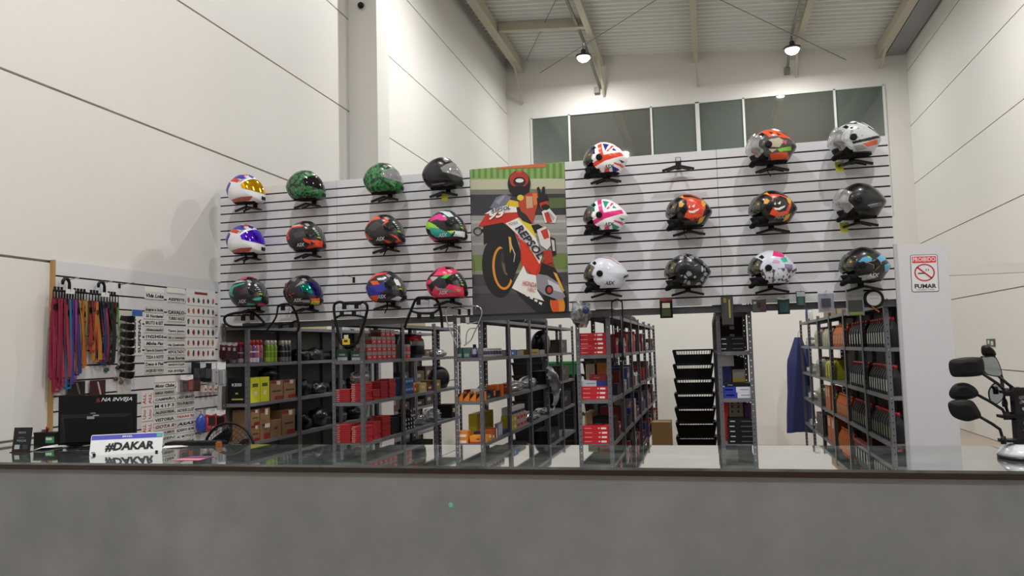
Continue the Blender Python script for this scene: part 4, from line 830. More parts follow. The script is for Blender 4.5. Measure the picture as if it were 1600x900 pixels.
# dark flat packs standing low on the left slatwall
for i, (a, b, c, d, col, lb) in enumerate(((103, 128, 596, 619, '2A2628', 'dark flat pack behind the monitor, left of two'), (137, 160, 594, 619, '4A2A30', 'dark red flat pack with a pale streak behind the monitor'))):
    t, w_, h_, th = wall_card('flat_pack', lb, 'pack', 'flat packs behind the monitor', a, b, c, d, col, .012, .3, .02)
    MB().poly([(th+.0006, -w_*.1, h_*.4), (th+.0006, w_*.1, -h_*.4), (th+.0006, w_*.22, -h_*.4), (th+.0006, .02*w_, h_*.4)]).build('print', mat('B9A8A4' if i else '6A5A54', .5), t); MB().tube([(-.018, 0, h_*.45), (th*.5, 0, h_*.45)], .003, 6).build('hook', blk, t)
for i, (px, py, c_) in enumerate(((163, 568, '3A6A4A'), (165, 578, '2A5A3A'), (171, 566, '9A4A58'), (180, 592, '4A3A38'), (188, 597, '6A5A50'), (183, 574, '2A2A2E'))):
    y, z = wpos(px, py); t = tag(empty('key_fob', (SX+.012, y, z)), 'small %s rubber key fob on the left slatwall' % ['green', 'dark green', 'rose', 'brown', 'taupe', 'black'][i], 'key fob', 'key fobs on the left slatwall')
    blob('charm', mat(c_, .4), (.012, .024, .016), i+11, t, .3, 2, 2); MB().tube([(0, 0, .012), (0, 0, .03), (-.01, 0, .032)], .002, 5).build('ring', bolt_m, t)

# ================================================================== STOCK ON THE SHELVES
_cm = {}
def carton(name, label, cat, group, x0, x1, y0, y1, z0, z1, col, prints=(), jit=0, rough=.55):
    """box standing at z0; prints: (face, colour, a0, a1, b0, b1) with a, b as fractions of that face"""
    t = tag(empty(name, ((x0+x1)/2, (y0+y1)/2, z0+.0005), jit), label, cat, group)
    hx, hy, h = round((x1-x0)/2, 4), round((y1-y0)/2, 4), round(z1-z0-.001, 4); key = (hx, hy, h, col, rough)
    if key not in _cm:
        m = MB().box(-hx, hx, -hy, hy, 0, h); _cm[key] = m.mesh('body', mat(col, rough))
    link('body', _cm[key], t)
    if prints:
        key = (hx, hy, h, tuple(prints))
        if key not in _cm:
            m = MB()
            for (f, c, a0, a1, b0, b1) in prints:
                e = .0007
                if f == 'y': m.add([(-hx+2*hx*a, -hy-e, h*b) for a, b in ((a0, b0), (a1, b0), (a1, b1), (a0, b1))], [(0, 1, 2, 3)], c)
                if f == 'x': m.add([(hx+e, -hy+2*hy*a, h*b) for a, b in ((a0, b0), (a1, b0), (a1, b1), (a0, b1))], [(0, 1, 2, 3)], c)
                if f == 'w': m.add([(-hx-e, hy-2*hy*a, h*b) for a, b in ((a0, b0), (a1, b0), (a1, b1), (a0, b1))], [(0, 1, 2, 3)], c)
                if f == 'z': m.add([(-hx+2*hx*a, -hy+2*hy*b, h+e) for a, b in ((a0, b0), (a1, b0), (a1, b1), (a0, b1))], [(0, 1, 2, 3)], c)
            _cm[key] = m.mesh('print', paint_mat('carton_print', .5, 0))
        pr_ = link('print', _cm[key], t)
        if len(prints) > 1: pr_['kind'] = 'stuff'
    return t
def words(t, txt, hexc, face, a, b, wd, ht=None, size_box=None):
    hx, hy, h = size_box
    if face == 'y': lettering(txt, .05, mat(hexc, .5), t, (-hx+2*hx*a, -hy-.0016, h*b), FRONT, width=wd, height=ht, bold=.001)
    if face == 'x': lettering(txt, .05, mat(hexc, .5), t, (hx+.0016, -hy+2*hy*a, h*b), FX, width=wd, height=ht, bold=.001)
L1, L2, L3, L4 = 1.60, 1.225, .86, .49
def can(loc, r, h, body, cap, label, group, name='spray_can', band=None):
    t = tag(empty(name, loc), label, 'can', group); key = ('can', r, h, body, cap, band)
    if key not in _cm:
        m = MB().lathe([(r*.96, 0), (r, .006), (r, h*.22), (r, h*.45), (r, h*.52), (r, h*.74), (r*.8, h*.79)], n=14, cols=[body, band or body, body, band or body, body, body, body, body])
        _cm[key] = (m.mesh('body', paint_mat('can_print', .35, .2)), MB().lathe([(r*.86, h*.78), (r*.86, h*.97), (r*.7, h)], n=14).mesh('cap', mat(cap, .4)))
    link('body', _cm[key][0], t); link('cap', _cm[key][1], t)
    return t
# ---- row A (by the left wall)
ax0, ax1 = ROWS['A'][0], ROWS['A'][1]
for i, (yy, b, c, bd, nm) in enumerate([(6.80, 'A83A4A', 'B02A2E', 'E0D0D4', 'pink labelled'), (6.865, '6A3A8A', 'B02A2E', 'E6D8E0', 'violet labelled'), (6.93, 'C06A78', 'C0302E', 'D8D4E8', 'rose labelled'), (6.995, 'B85A6A', 'B82C2C', '5A5AA0', 'red labelled'),
                                     (7.12, '7FA82A', 'D8D6CC', 'A8CC40', 'lime'), (7.19, '86B02C', 'DAD8CE', 'A8CC40', 'lime'), (7.26, '7CA428', 'D8D6CC', '9CC03A', 'lime'), (7.40, '1E2022', 'D4D2CA', '8A8E90', 'black'), (7.47, '202224', 'D4D2CA', '8A8E90', 'black'), (7.54, '1C1E20', 'D0CEC6', '7A7E80', 'black')]):
    can((ax1-.05, yy, L1), .031, .215, b, c, '%s spray can with %s cap, %s along the shelf by the left wall' % (nm, 'a red' if i < 4 else 'a cream', ORD[i+1]), 'spray cans by the left wall', band=bd)
for i, (xx, b, c) in enumerate(((-4.37, 'A83A4A', 'B02A2E'), (-4.30, '7A3A6A', 'B02A2E'))):
    can((xx, 6.80, L1), .031, .20, b, c, 'red-capped spray can at the shelf end by the left wall, %s from it' % ORD[i+1], 'spray cans by the left wall', band='D8C8D0')
for i, px in enumerate((341, 349, 357, 365)):
    p = at(px, 534+i*.5, 6.68); blister('hanging_pack', 'red and black pack at the shelf end above the clear packs, %s from left' % ORD[i+1], 'packs hung at the first shelf end', (p.x, 6.69+.004*i, p.z), 0, .055, .16, '5A1E24', 'C9C9C6', [('2A2224', -.3, .3, -.92, -.5), ('B8B6B2', -.2, .2, -.48, -.3)], .015, .15, clear=False)
t = carton('storage_box', 'black box lettered KEISI with a yellow bar at the shelf end', 'box', None, ax0+.05, ax1-.03, 6.725, 6.785, L2, L2+.24, '121214', [('y', 'B9B832', .22, .85, .14, .19), ('y', 'A8A83A', .42, .58, .36, .42)])
words(t, 'KEISI', 'D8D8D8', 'y', .5, .72, .10, .028, (.095, .03, .239))
for i in range(2):
    t = carton('yellow_box', 'tall fluorescent yellow box, %s from the counter' % ORD[i+1], 'box', 'yellow boxes on the shelf by the left wall', ax1-.16, ax1-.02, 6.79+i*.17, 6.95+i*.17, L2, L2+.235, 'D3D62A', [('x', '5A5A1E', .2, .8, .62, .76), ('x', 'E8E8C0', .35, .65, .28, .45)])
kr = '8E6E4E'
def kraft(y0, y1, z0, h, lb, depth=.2, band=True, seed=0):
    return carton('parcel_box', lb, 'box', 'brown cardboard boxes by the left wall', ax1-depth-.02, ax1-.02, y0, y1, z0, z0+h, kr, ([('x', '8A2426', .35, 1, .0, .2), ('x', '7A2022', .0, .45, .86, 1), ('x', 'D6D0C8', .5, .78, .78, .97), ('x', '4A3626', .15, .85, .42, .5)] if band else [('x', '5A4632', .3, .7, .45, .6)]))
kraft(7.14, 7.38, L2, .19, 'brown cardboard box with red bands beside the yellow boxes'); kraft(7.40, 7.64, L2, .19, 'brown cardboard box with red bands at the far end of the unit')
kraft(6.80, 6.94, L3, .15, 'brown box with a white label, lower one of the pair stacked near the fan'); kraft(6.80, 6.94, L3+.15, .15, 'brown box with a white label, upper one of the pair stacked near the fan')
t = kraft(6.96, 7.13, L3, .30, 'tallest brown box with a torn paper note on the low shelf'); MB().obox((.111, .02, .13), Vector((0, 1, 0)), Vector((1, 0, 0)), Vector((0, .15, 1)).normalized(), .045, .001, .02).build('paper_note', mat('E8E6E0', .6), t)
kraft(7.15, 7.34, L3, .17, 'small plain brown box on the low shelf', band=False); kraft(7.37, 7.62, L3, .25, 'brown box with a white label and red corner on the low shelf')
black_bag = mat('0F0F11', .35); grey_bag = mat('2A2B2E', .3, coat=.3)
def bag(x, y, z, r, seed, m, label, group, name='wrapped_part', amp=.3, freq=2.2):
    t = tag(empty(name, (x, y, z)), label, 'bag', group); blob('bag', m, r, seed, t, amp, freq, 3, (0, 0, r[2]*.72), .7); return t
for i, (yy, lv, r) in enumerate(((7.05, L2+.0, (.0, 0, 0)), (7.92, L1, (.10, .16, .07)), (8.25, L1, (.10, .16, .08)), (7.95, L2, (.09, .15, .11)), (8.32, L2, (.09, .14, .08)), (7.95, L3, (.09, .15, .10)), (8.35, L3, (.09, .14, .12)))):
    if i: bag((ax0+ax1)/2, yy, lv, r, i+20, black_bag if i % 2 else grey_bag, 'dark plastic-wrapped part on the %s shelf, %s, second unit by the left wall' % ({L1: 'upper', L2: 'middle', L3: 'lower'}[lv], 'nearer' if yy < 8.1 else 'farther'), 'dark wrapped parts by the left wall')
bag((ax0+ax1)/2, 7.58, L1, (.09, .07, .07), 31, black_bag, 'black bundle behind the black spray cans', 'dark wrapped parts by the left wall')
bag((ax0+ax1)/2+.02, 7.25, L2+.195, (.08, .12, .07), 33, black_bag, 'tangled black harness lying on the brown boxes', 'dark wrapped parts by the left wall')
# ---- row B (flat red boxes)
bx0, bx1 = ROWS['B'][0], ROWS['B'][1]
def flat_stack(x0, x1, y0, y1, z, n, th, where, rnd):
    hx, hy = (x1-x0)/2, (y1-y0)/2; key = ('flat', round(hx, 4), round(hy, 4), rnd.choice(['B02A30', 'B8303A', 'A8262C']))
    if key not in _cm: _cm[key] = (MB().box(-hx+.003, hx-.003, -hy+.003, hy-.003, 0, th*.55).mesh('tray', mat('8E2026', .6)), MB().box(-hx, hx, -hy, hy, th*.4, th-.0004).mesh('lid', mat(key[3], .5)), MB().add([(-hx+.006, -hy-.0006, th*.5), (-hx+.04, -hy-.0006, th*.5), (-hx+.04, -hy-.0006, th*.85), (-hx+.006, -hy-.0006, th*.85)], [(0, 1, 2, 3)]).mesh('end_print', mat('D8A8A0', .5)))
    for i in range(n):
        t = tag(empty('flat_red_box', ((x0+x1)/2+rnd.uniform(-.004, .004), (y0+y1)/2, z+i*th+.0003), rnd.uniform(-.03, .03)), 'thin red box, %s from the bottom of the %s' % (ORD[i+1], where), 'box', 'thin red boxes in stacks')
        link('tray', _cm[key][0], t); link('lid', _cm[key][1], t); link('end_print', _cm[key][2], t)
rn = random.Random(3)
flat_stack(bx0+.02, bx0+.165, 6.735, 6.91, L2, 7, .0165, 'left stack on the middle shelf end', rn)
flat_stack(bx0+.175, bx1-.012, 6.735, 6.93, L2, 10, .0165, 'right stack on the middle shelf end', rn)
flat_stack(bx1-.16, bx1-.02, 6.97, 7.12, L2, 6, .0165, 'first stack along the middle shelf', rn)
flat_stack(bx1-.16, bx1-.02, 7.15, 7.31, L2, 10, .0165, 'second stack along the middle shelf', rn)
flat_stack(bx1-.16, bx1-.02, 7.36, 7.52, L2, 11, .0165, 'third stack along the middle shelf', rn)
flat_stack(bx0+.02, bx0+.165, 6.735, 6.92, L3, 10, .0165, 'left stack on the low shelf end', rn)
flat_stack(bx0+.175, bx1-.012, 6.735, 6.93, L3, 9, .0165, 'right stack on the low shelf end', rn)
flat_stack(bx1-.16, bx1-.02, 6.97, 7.13, L3, 10, .0165, 'first stack along the low shelf', rn)
flat_stack(bx1-.16, bx1-.02, 7.18, 7.38, L3, 12, .0165, 'second stack along the low shelf', rn)
for i in range(2):
    t = carton('green_box', 'dark green box with pale lettering at the shelf end, %s one' % ('left' if i == 0 else 'right'), 'box', 'green boxes at the shelf end', bx0+.035+i*.14, bx0+.145+i*.135, 6.74, 6.87, L1, L1+.105-.015*i, '2E4A40', [('y', 'A9B0AC', .1, .95, .02, .3)])
    words(t, 'NOBRE', 'C9D2CC', 'y', .5, .52, .06, .016, (.055-.0025*i, .065, .104-.015*i))
for r_ in range(4):
    for c_ in range((6, 6, 5, 3)[r_]):
        y0 = 6.84+(.0, .0, .11, .33)[r_]+c_*.118
        if y0 > 7.58: continue
        carton('filter_box', 'small red and grey box in tier %s, %s from the counter' % (ORD[r_+1], ORD[c_+1]), 'box', 'small red and grey boxes piled on the top shelf', bx1-.13, bx1-.02, y0, y0+.105, L1+r_*.072, L1+(r_+1)*.072, '8E8784', [('x', 'B32A2C', .02, .98, .0, .6), ('x', 'E0B8B0', .3, .75, .25, .45), ('y', 'A3282A', .02, .98, .0, .6)])
for r_ in range(2):
    for c_ in range(2):
        carton('filter_box', 'small red and grey box beside the black top case, %s tier, %s' % (['lower', 'upper'][r_], ['nearer', 'farther'][c_]), 'box', 'small red and grey boxes piled on the top shelf', bx1-.12, bx1-.02, 7.72+c_*.115, 7.825+c_*.115, L1+r_*.072, L1+(r_+1)*.072, '8E8784', [('x', 'B32A2C', .02, .98, .0, .6), ('x', 'E0B8B0', .3, .75, .25, .45)])
tcs = tag(empty('top_case', (bx0+.16, 8.3, L1)), 'black motorcycle top case with a red reflector', 'top case')
def loft(secs, n=24):
    m = MB(); vs = []
    for (cx, cy, hx, hy, z, e) in secs:
        for k in range(n):
            a = 2*math.pi*k/n; c, s = math.cos(a), math.sin(a); vs.append((cx+hx*math.copysign(abs(c)**e, c), cy+hy*math.copysign(abs(s)**e, s), z))
    m.add(vs, [(i*n+k, i*n+(k+1) % n, (i+1)*n+(k+1) % n, (i+1)*n+k) for i in range(len(secs)-1) for k in range(n)], None, True)
    m.add([vs[k] for k in range(n)], [tuple(reversed(range(n)))]); m.add(vs[-n:], [tuple(range(n))])
    return m
loft([(0, 0, .09, .15, 0, .5), (0, 0, .112, .19, .05, .5), (0, 0, .115, .2, .13, .5)]).build('tub', mat('0E0E10', .3), tcs)
loft([(0, 0, .117, .202, .131, .5), (0, 0, .11, .19, .19, .55), (-.01, 0, .08, .15, .245, .6), (-.02, 0, .04, .08, .26, .7)]).build('lid', mat('2A2A2C', .3), tcs)
loft([(.010, -.005, .108, .187, .19, .55), (-.002, -.005, .08, .152, .238, .6)]).build('reflector', mat('8A1418', .12, coat=.5), tcs)
bp_ = clear_mat('bubble plastic', (.75, .77, .8), .25, .12, .3, (.55, .57, .6)); pwh = clear_mat('milky film', (.7, .72, .74), .2, .2, .45, (.6, .62, .64))
GP = 'clear plastic-wrapped parts on the stock shelves'
for (row, y, lv, r, m_, lb) in (('B', 6.98, L2+.17, (.09, .1, .06), bp_, 'crumpled clear film on the red stacks'), ('B', 8.05, L2, (.1, .12, .05), bp_, 'clear wrapped part beside the blue boxes'), ('B', 9.2, L1, (.1, .15, .05), pwh, 'milky wrapped parts deep on the top shelf'), ('B', 8.1, L3+.0, (.09, .1, .06), pwh, 'pale wrapped part on the low shelf'), ('B', 8.45, L3, (.1, .12, .07), bp_, 'silvery crumpled bag on the low shelf'), ('B', 8.95, L3, (.1, .15, .08), bp_, 'large silvery bag deep on the low shelf')):
    x0, x1 = ROWS[row][:2]; bag((x0+x1)/2, y, lv, r, len(lb), m_, lb, GP, amp=.45, freq=3)
for r_ in range(2):
    for c_ in range(4):
        carton('blue_box', 'small blue box in the %s tier, %s from the counter' % (['lower', 'upper'][r_], ORD[c_+1]), 'box', 'small blue boxes on the middle shelf', bx1-.12, bx1-.02, 7.715+c_*.075, 7.785+c_*.075, L2+r_*.085, L2+(r_+1)*.085, '34598C', [('x', '7FA8C8', .1, .9, .5, .75), ('x', '1E3660', .2, .8, .15, .35)])
rl = tag(empty('tape_roll', (bx1-.06, 8.12, L2+.055)), 'orange tape roll standing on the middle shelf', 'roll'); MB().lathe([(.02, -.02), (.055, -.02), (.055, .02), (.02, .02), (.02, -.02)], n=24, capb=False, capt=False).build('tape', mat('D8642A', .4), rl, rot=(0, R(90), 0)); MB().lathe([(.019, -.018), (.016, -.018), (.016, .018), (.019, .018)], n=20, capb=False, capt=False).build('core', mat('E8D8C8', .6), rl, rot=(0, R(90), 0))
for i in range(5):
    for r_ in range((4, 3, 3, 5, 3)[i]):
        t = tag(empty('grip_roll', (bx1-.1, 7.74+i*.075, L3+.022+r_*.042)), 'black roll with a white end, tier %s, %s from the counter' % (ORD[r_+1], ORD[i+1]), 'roll', 'black rolls with white ends')
        if 'roll' not in _cm: _cm['roll'] = (MB().lathe([(.0195, -.07), (.0195, .07)], n=12).mesh('tube', mat('1A1A1A', .5)), MB().lathe([(.012, .0702), (.011, .072)], n=10).mesh('end_label', mat('C9C9C4', .6)))
        link('tube', _cm['roll'][0], t, rot=(0, R(90), 0)); link('end_label', _cm['roll'][1], t, rot=(0, R(90), 0))
carton('case_box', 'black box behind the red stacks on the low shelf', 'box', None, bx0+.03, bx1-.03, 7.42, 7.62, L3, L3+.16, '17181C')
carton('kraft_carton', 'yellowish carton on top of the red-box shelf', 'box', 'cartons lying on top of the shelves', bx0+.02, bx1-.05, 7.1, 7.6, 1.946, 1.99, 'C9B684'); carton('kraft_carton', 'yellowish carton on top of the shelf beside the top case', 'box', 'cartons lying on top of the shelves', bx0+.02, bx1-.05, 7.9, 8.5, 1.946, 2.0, 'C4B07E')
carton('kraft_carton', 'pale carton lying on top of the shelf by the left wall', 'box', 'cartons lying on top of the shelves', ax0+.02, ax1-.04, 7.8, 8.4, 1.946, 2.0, 'C9B684')
# ---- row C (orange boxes)
cx0, cx1 = ROWS['C'][0], ROWS['C'][1]
for i, c_ in enumerate(('2E5A52', '4A6A68')):
    carton('jar_box', '%s box at the shelf end below the poster' % ('dark green', 'grey green')[i], 'box', 'boxes at the shelf end below the poster', cx0+.01+i*.07, cx0+.072+i*.07, 6.735, 6.80, L1, L1+.09, c_, [('y', '8AB0A4', .15, .85, .1, .4)])
for i in range(2):
    t = tag(empty('polish_bottle', (cx0+.178+i*.054, 6.76, L1)), 'purple and white bottle with a dark cap, %s' % ('left of two' if i == 0 else 'right of two'), 'bottle', 'purple bottles below the poster')
    MB().lathe([(.022, 0), (.024, .01), (.024, .03), (.024, .075), (.02, .09)], n=14, cols=['4A3A6A', '4A3A6A', 'B8B4C8', '4A3A6A', '4A3A6A']).build('body', paint_mat('can_print', .35, .2), t); MB().lathe([(.016, .09), (.015, .115)], n=12).build('cap', mat('1E1A24', .4), t)
for r_ in range(2):
    for c_ in range(6):
        t = tag(empty('white_jar', (cx1-.045-r_*.075, 6.92+c_*.105+r_*.05, L1)), 'small white jar in the %s row, %s from the counter' % (['front', 'rear'][r_], ORD[c_+1]), 'jar', 'white jars on the top shelf')
        if 'jar' not in _cm: _cm['jar'] = (MB().lathe([(.03, 0), (.033, .006), (.033, .022), (.033, .055), (.028, .062)], n=14, cols=['D8D6DA', 'D8D6DA', '4A4668', 'D8D6DA', 'D8D6DA']).mesh('body', paint_mat('can_print', .35, .2)), MB().lathe([(.03, .062), (.03, .08)], n=14).mesh('lid', mat('E3E2E4', .4)))
        link('body', _cm['jar'][0], t); link('lid', _cm['jar'][1], t)
orange = 'E07A1E'
for i in range(4):
    xx = cx0+.012+i*.06
    t = tag(empty('orange_tray', (xx+.028, 6.80, L2)), 'orange cut-away display box at the shelf end, %s from the left' % ORD[i+1], 'box', 'orange display boxes below the poster')
    m = MB(); m.poly([(-.027, -.06, 0), (.027, -.06, 0), (.027, -.06, .075), (-.027, -.06, .012)], .0, None); m.box(-.027, .027, -.058, .06, 0, .004); m.box(.0255, .027, -.06, .06, .004, .078); m.box(-.027, -.0255, -.06, .06, .004, .02); m.build('tray', mat(orange, .5), t)
    MB().box(-.024, .024, -.05, .05, .005, .06).build('contents', mat('1E1A1A', .5), t)
GC = 'mixed boxes along the shelf below the poster'
for (y0, y1, lv, h, dp, c_, pr, nm, lb) in (
    (6.90, 7.02, L2, .05, .16, '2A2422', [('x', '8A8684', .1, .9, .3, .6)], 'dark_box', 'low dark box next to the orange display boxes'), (7.03, 7.2, L2, .075, .16, '241E1E', [('x', orange, .6, 1, .2, .9)], 'dark_box', 'dark box with an orange end'), (7.22, 7.36, L2, .06, .16, '1E1A1A', [], 'dark_box', 'plain dark box in front of the orange boxes'), (7.40, 7.50, L2, .11, .1, 'D06A1C', [], 'orange_box', 'upright orange box by the post'), (7.24, 7.34, L2+.06, .05, .1, 'C8661E', [], 'orange_box', 'orange box lying on a dark box'),
    (6.92, 7.02, L3, .05, .14, 'E0962A', [('x', 'F0E0C0', .1, .9, .5, .9)], 'orange_box', 'orange and cream box on the low shelf by the post'), (7.03, 7.14, L3, .085, .14, 'B05A2A', [('x', 'E0C0A0', .2, .8, .1, .4)], 'brown_box', 'rusty brown box on the low shelf'), (7.15, 7.22, L3, .09, .12, '8A3A2A', [('x', 'E8E4DC', .5, 1, 0, .9)], 'brown_box', 'red brown box with a white edge on the low shelf'), (7.25, 7.43, L3, .12, .03, '7A8496', [('x', 'B8C0CC', .1, .9, .1, .9)], 'pale_box', 'pale blue flat box on the low shelf'), (7.46, 7.62, L3, .04, .14, '2A2A6A', [], 'navy_box', 'navy flat box at the end of the unit'),
    (7.05, 7.62, L3+.125, .10, .08, 'A89A22', [('x', '6A6018', .1, .25, .8, .9), ('x', '6A6018', .45, .6, .8, .9), ('x', '6A6018', .75, .9, .8, .9)], 'yellow_bin', 'long mustard yellow bin on the low shelf'), ):
    if nm == 'yellow_bin':
        carton(nm, lb, 'bin', GC, cx0+.02, cx0+.1, y0, y1, L3, L3+.225, c_, [('x', '6A6018', .1, .25, .9, .94), ('x', '6A6018', .45, .6, .9, .94), ('x', '6A6018', .75, .9, .9, .94)])
    else: carton(nm, lb, 'box', GC, cx1-.02-dp, cx1-.02, y0, y1, lv, lv+h, c_, pr)
for i in range(2): carton('orange_carton', 'orange and white carton at the low shelf end, %s of two' % ('lower', 'upper')[i], 'box', 'orange cartons at the low shelf end', cx0+.012, cx0+.105, 6.735, 6.86, L3+i*.052, L3+(i+1)*.052, 'E08A2A', [('y', 'EFE6DC', .02, .85, .05, .5)])
t = carton('orange_carton', 'wide orange carton with a red base at the low shelf end', 'box', 'orange cartons at the low shelf end', cx0+.125, cx1-.012, 6.735, 6.86, L3, L3+.065, 'E8962E', [('y', 'C0302E', 0, 1, 0, .22), ('y', '5A4A2A', .45, .7, .5, .66)])
carton('navy_box', 'navy box behind the wide orange carton', 'box', GC, cx0+.12, cx0+.18, 6.87, 6.97, L3, L3+.085, '20284A')
carton('red_box', 'dark red flat box behind the orange display boxes', 'box', GC, cx0+.03, cx1-.2, 6.88, 7.0, L2, L2+.09, '6A2A2A')
carton('white_carton', 'white and navy box behind the orange display boxes', 'box', GC, cx0+.10, cx1-.04, 6.865, 6.895, L2, L2+.10, 'C9C9CE', [('y', '3A3A6A', .1, .6, .1, .5)])
for i in range(2): can((cx1-.095, 7.80+i*.16, L2), .05, .10, 'B4561E', 'B4561E', 'orange cylinder tin, %s' % ('nearer of two' if i == 0 else 'farther of two'), 'orange tins', name='tin', band='9A4416')
for i, (y0, y1, h, c_, pr, lb) in enumerate(((7.72, 7.84, .055, 'D8DCE0', [('x', '3A6AB0', .0, .4, .1, .9)], 'white and blue box on the top shelf'), (7.86, 8.06, .06, '2F6AB0', [('x', 'D8DCE0', .1, .4, .2, .6)], 'blue box on the top shelf'), (8.1, 8.4, .05, '8A8478', [], 'grey box on the top shelf, second unit'), (8.75, 9.2, .06, 'A8882E', [('x', '5A4A20', .2, .8, .2, .5)], 'ochre box on the top shelf, third unit'), (9.25, 9.55, .05, '8E8C88', [], 'grey box next to the ochre one'))):
    carton('stock_box', lb, 'box', GC, cx1-.15, cx1-.02, y0, y1, L1, L1+h, c_, pr)
for i in range(5):
    for r_ in range(2): carton('small_box', '%s box, %s tier, %s from the counter, second unit below the poster' % (('yellow', 'yellow', 'red and white', 'red and white', 'red and white')[i], ['lower', 'upper'][r_], ORD[i+1]), 'box', 'small boxes on the low shelf below the poster', cx1-.11, cx1-.02, 7.72+i*.15, 7.85+i*.15, L3+r_*.075, L3+(r_+1)*.075, ('C9B83A', 'C4B236', 'C8A8A0', 'C8A8A0', 'C8A8A0')[i], [('x', ('E8E0A0', 'E0D890', 'B02A30', 'B02A30', 'B83238')[i], .1, .9, .2, .6)])
for i in range(4): carton('small_box', 'white box with a navy band on the stacked small boxes, %s' % ORD[i+1], 'box', 'small boxes on the low shelf below the poster', cx1-.11, cx1-.02, 7.75+i*.16, 7.9+i*.16, L3+.15, L3+.225, 'D0D0D4', [('x', '24245A', 0, 1, .05, .45)])
bag(cx0+.13, 9.85, L1, (.11, .28, .17), 41, black_bag, 'large round black bag on the top shelf', 'dark bags below the poster', 'black_bag', .12, 1.2)
for (y, lv, r, m_, lb) in ((8.3, L2, (.1, .25, .06), pwh, 'grey wrapped part on the middle shelf, second unit'), (9.0, L2, (.1, .3, .07), bp_, 'silver wrapped tubes on the middle shelf'), (9.05, L3, (.11, .3, .05), pwh, 'pale folded bags on the low shelf, third unit'), (9.9, L3, (.1, .25, .04), pwh, 'thin pale bag on the low shelf, fourth unit'), (8.9, L4, (.1, .2, .06), pwh, 'cream bag on the lowest visible shelf')): bag((cx0+cx1)/2, y, lv, r, len(lb)+3, m_, lb, GP, amp=.4, freq=2.6)
hb = tag(empty('wrapped_fairing', (cx1+.03, 9.45, L2-.17)), 'shiny clear-wrapped curved fairing drooping from the middle shelf', 'fairing'); m = MB(); n = 16; vs = []
for i in range(n):
    f = i/(n-1); a = R(100-150*f); cy = .36*math.sin(f*2.4); cz = .32*math.cos(f*1.9)
    for j in range(7): g = (j-3)/3; vs.append((.09*(1-g*g)*math.sin(f*3)+.02*math.sin(9*f+j*2), cy+g*.05*math.cos(f*2), cz+g*.08))
m.add(vs, [(i*7+j, i*7+j+1, (i+1)*7+j+1, (i+1)*7+j) for i in range(n-1) for j in range(6)], None, True); m.build('film', mat('A9ACB2', .18, metal=.4, coat=.5), hb)
for i, (y, c_) in enumerate(((7.3, '1E6A34'), (8.15, '2A9A48'))): bag(cx0+.1, y, (L2+.02, L3+.28, L2)[i] if i != 1 else L3+.0, (.07, .14, .05), i+51, mat(c_, .35), '%s green wrapped part behind the mixed boxes' % ('dark', 'bright', 'mid')[i], 'green wrapped parts')
carton('kraft_carton', 'long pale carton on top of the shelf below the poster', 'box', 'cartons lying on top of the shelves', cx0+.04, cx0+.118, 7.2, 8.1, 1.946, 2.01, 'CBB98A', [('x', '7A6440', .1, .2, .3, .7), ('x', '7A6440', .35, .5, .3, .7), ('x', '7A6440', .65, .8, .3, .7)])
ro = tag(empty('hose_roll', (cx1-.09, 8.4, 1.946+.049)), 'long black tube with white bands on top of the shelf below the poster', 'tube'); MB().tube([(0, -1.3, 0), (.02, 1.4, 0)], .048, 14).build('tube', mat('121214', .5), ro)
for y in (.2, .85, 1.25): MB().tube([(.01, y-.02, 0), (.01, y+.02, 0)], .0495, 14).build('band', mat('C9C9C6', .5), ro)
# ---- row D (stacked red cartons)
dx0, dx1 = ROWS['D'][0], ROWS['D'][1]; RED = 'C21F2E'
def red_stack(n, z, off, where):
    for i in range(n):
        x0 = dx0+.012+off+.003*((i*7) % 3)
        t = carton('red_carton', 'flat bright red carton with white print, %s from the top %s' % (ORD[n-i], where), 'box', 'flat bright red cartons', x0, x0+.245, 6.728, 6.93, z+i*.0365, z+(i+1)*.0365, RED, [('y', 'E09A98', .1, .35, .42, .58), ('y', 'E8C8C4', .58, .64, .38, .66), ('y', 'F0E4E2', .68, .86, .3, .72), ('x', 'D88A8A', .2, .5, .4, .6)], .006*((i*5) % 3-1))
red_stack(5, L1, 0, 'on the upper shelf end'); red_stack(3, L2, .006, 'on the middle shelf end'); red_stack(4, L3, .008, 'on the low shelf end')
GD = 'boxes behind the red cartons'
carton('blue_white_carton', 'white and navy flat carton lying on the middle red cartons', 'box', GD, dx0+.025, dx0+.27, 6.74, 6.92, L2+.1095, L2+.16, 'B9BCC8', [('y', '2A2C78', .55, 1, 0, 1), ('y', '8A8EA0', .2, .5, .4, .6)])
carton('dark_red_carton', 'dark red carton lying on the white and navy one', 'box', GD, dx0+.10, dx0+.275, 6.75, 6.92, L2+.16, L2+.205, '7A1A22', [('y', '9A5A58', .2, .5, .4, .6)])
carton('orange_case', 'orange brown upright box behind the red cartons, upper bay', 'box', GD, dx0+.12, dx0+.20, 7.1, 7.3, L2, L2+.30, 'B06A2A'); carton('cream_case', 'cream upright box behind the red cartons, upper bay', 'box', GD, dx0+.02, dx0+.10, 7.1, 7.3, L2, L2+.29, 'A89A82')
carton('black_carton', 'black flat box behind the lowest red cartons', 'box', GD, dx0+.09, dx0+.275, 6.95, 7.2, L3, L3+.20, '17171A', [('y', '5A5A5E', .15, .4, .6, .75)])
carton('cream_case', 'brown cardboard box behind the lowest red cartons', 'box', GD, dx0+.02, dx0+.085, 6.95, 7.3, L3, L3+.24, '8A7458')
rd = random.Random(9)
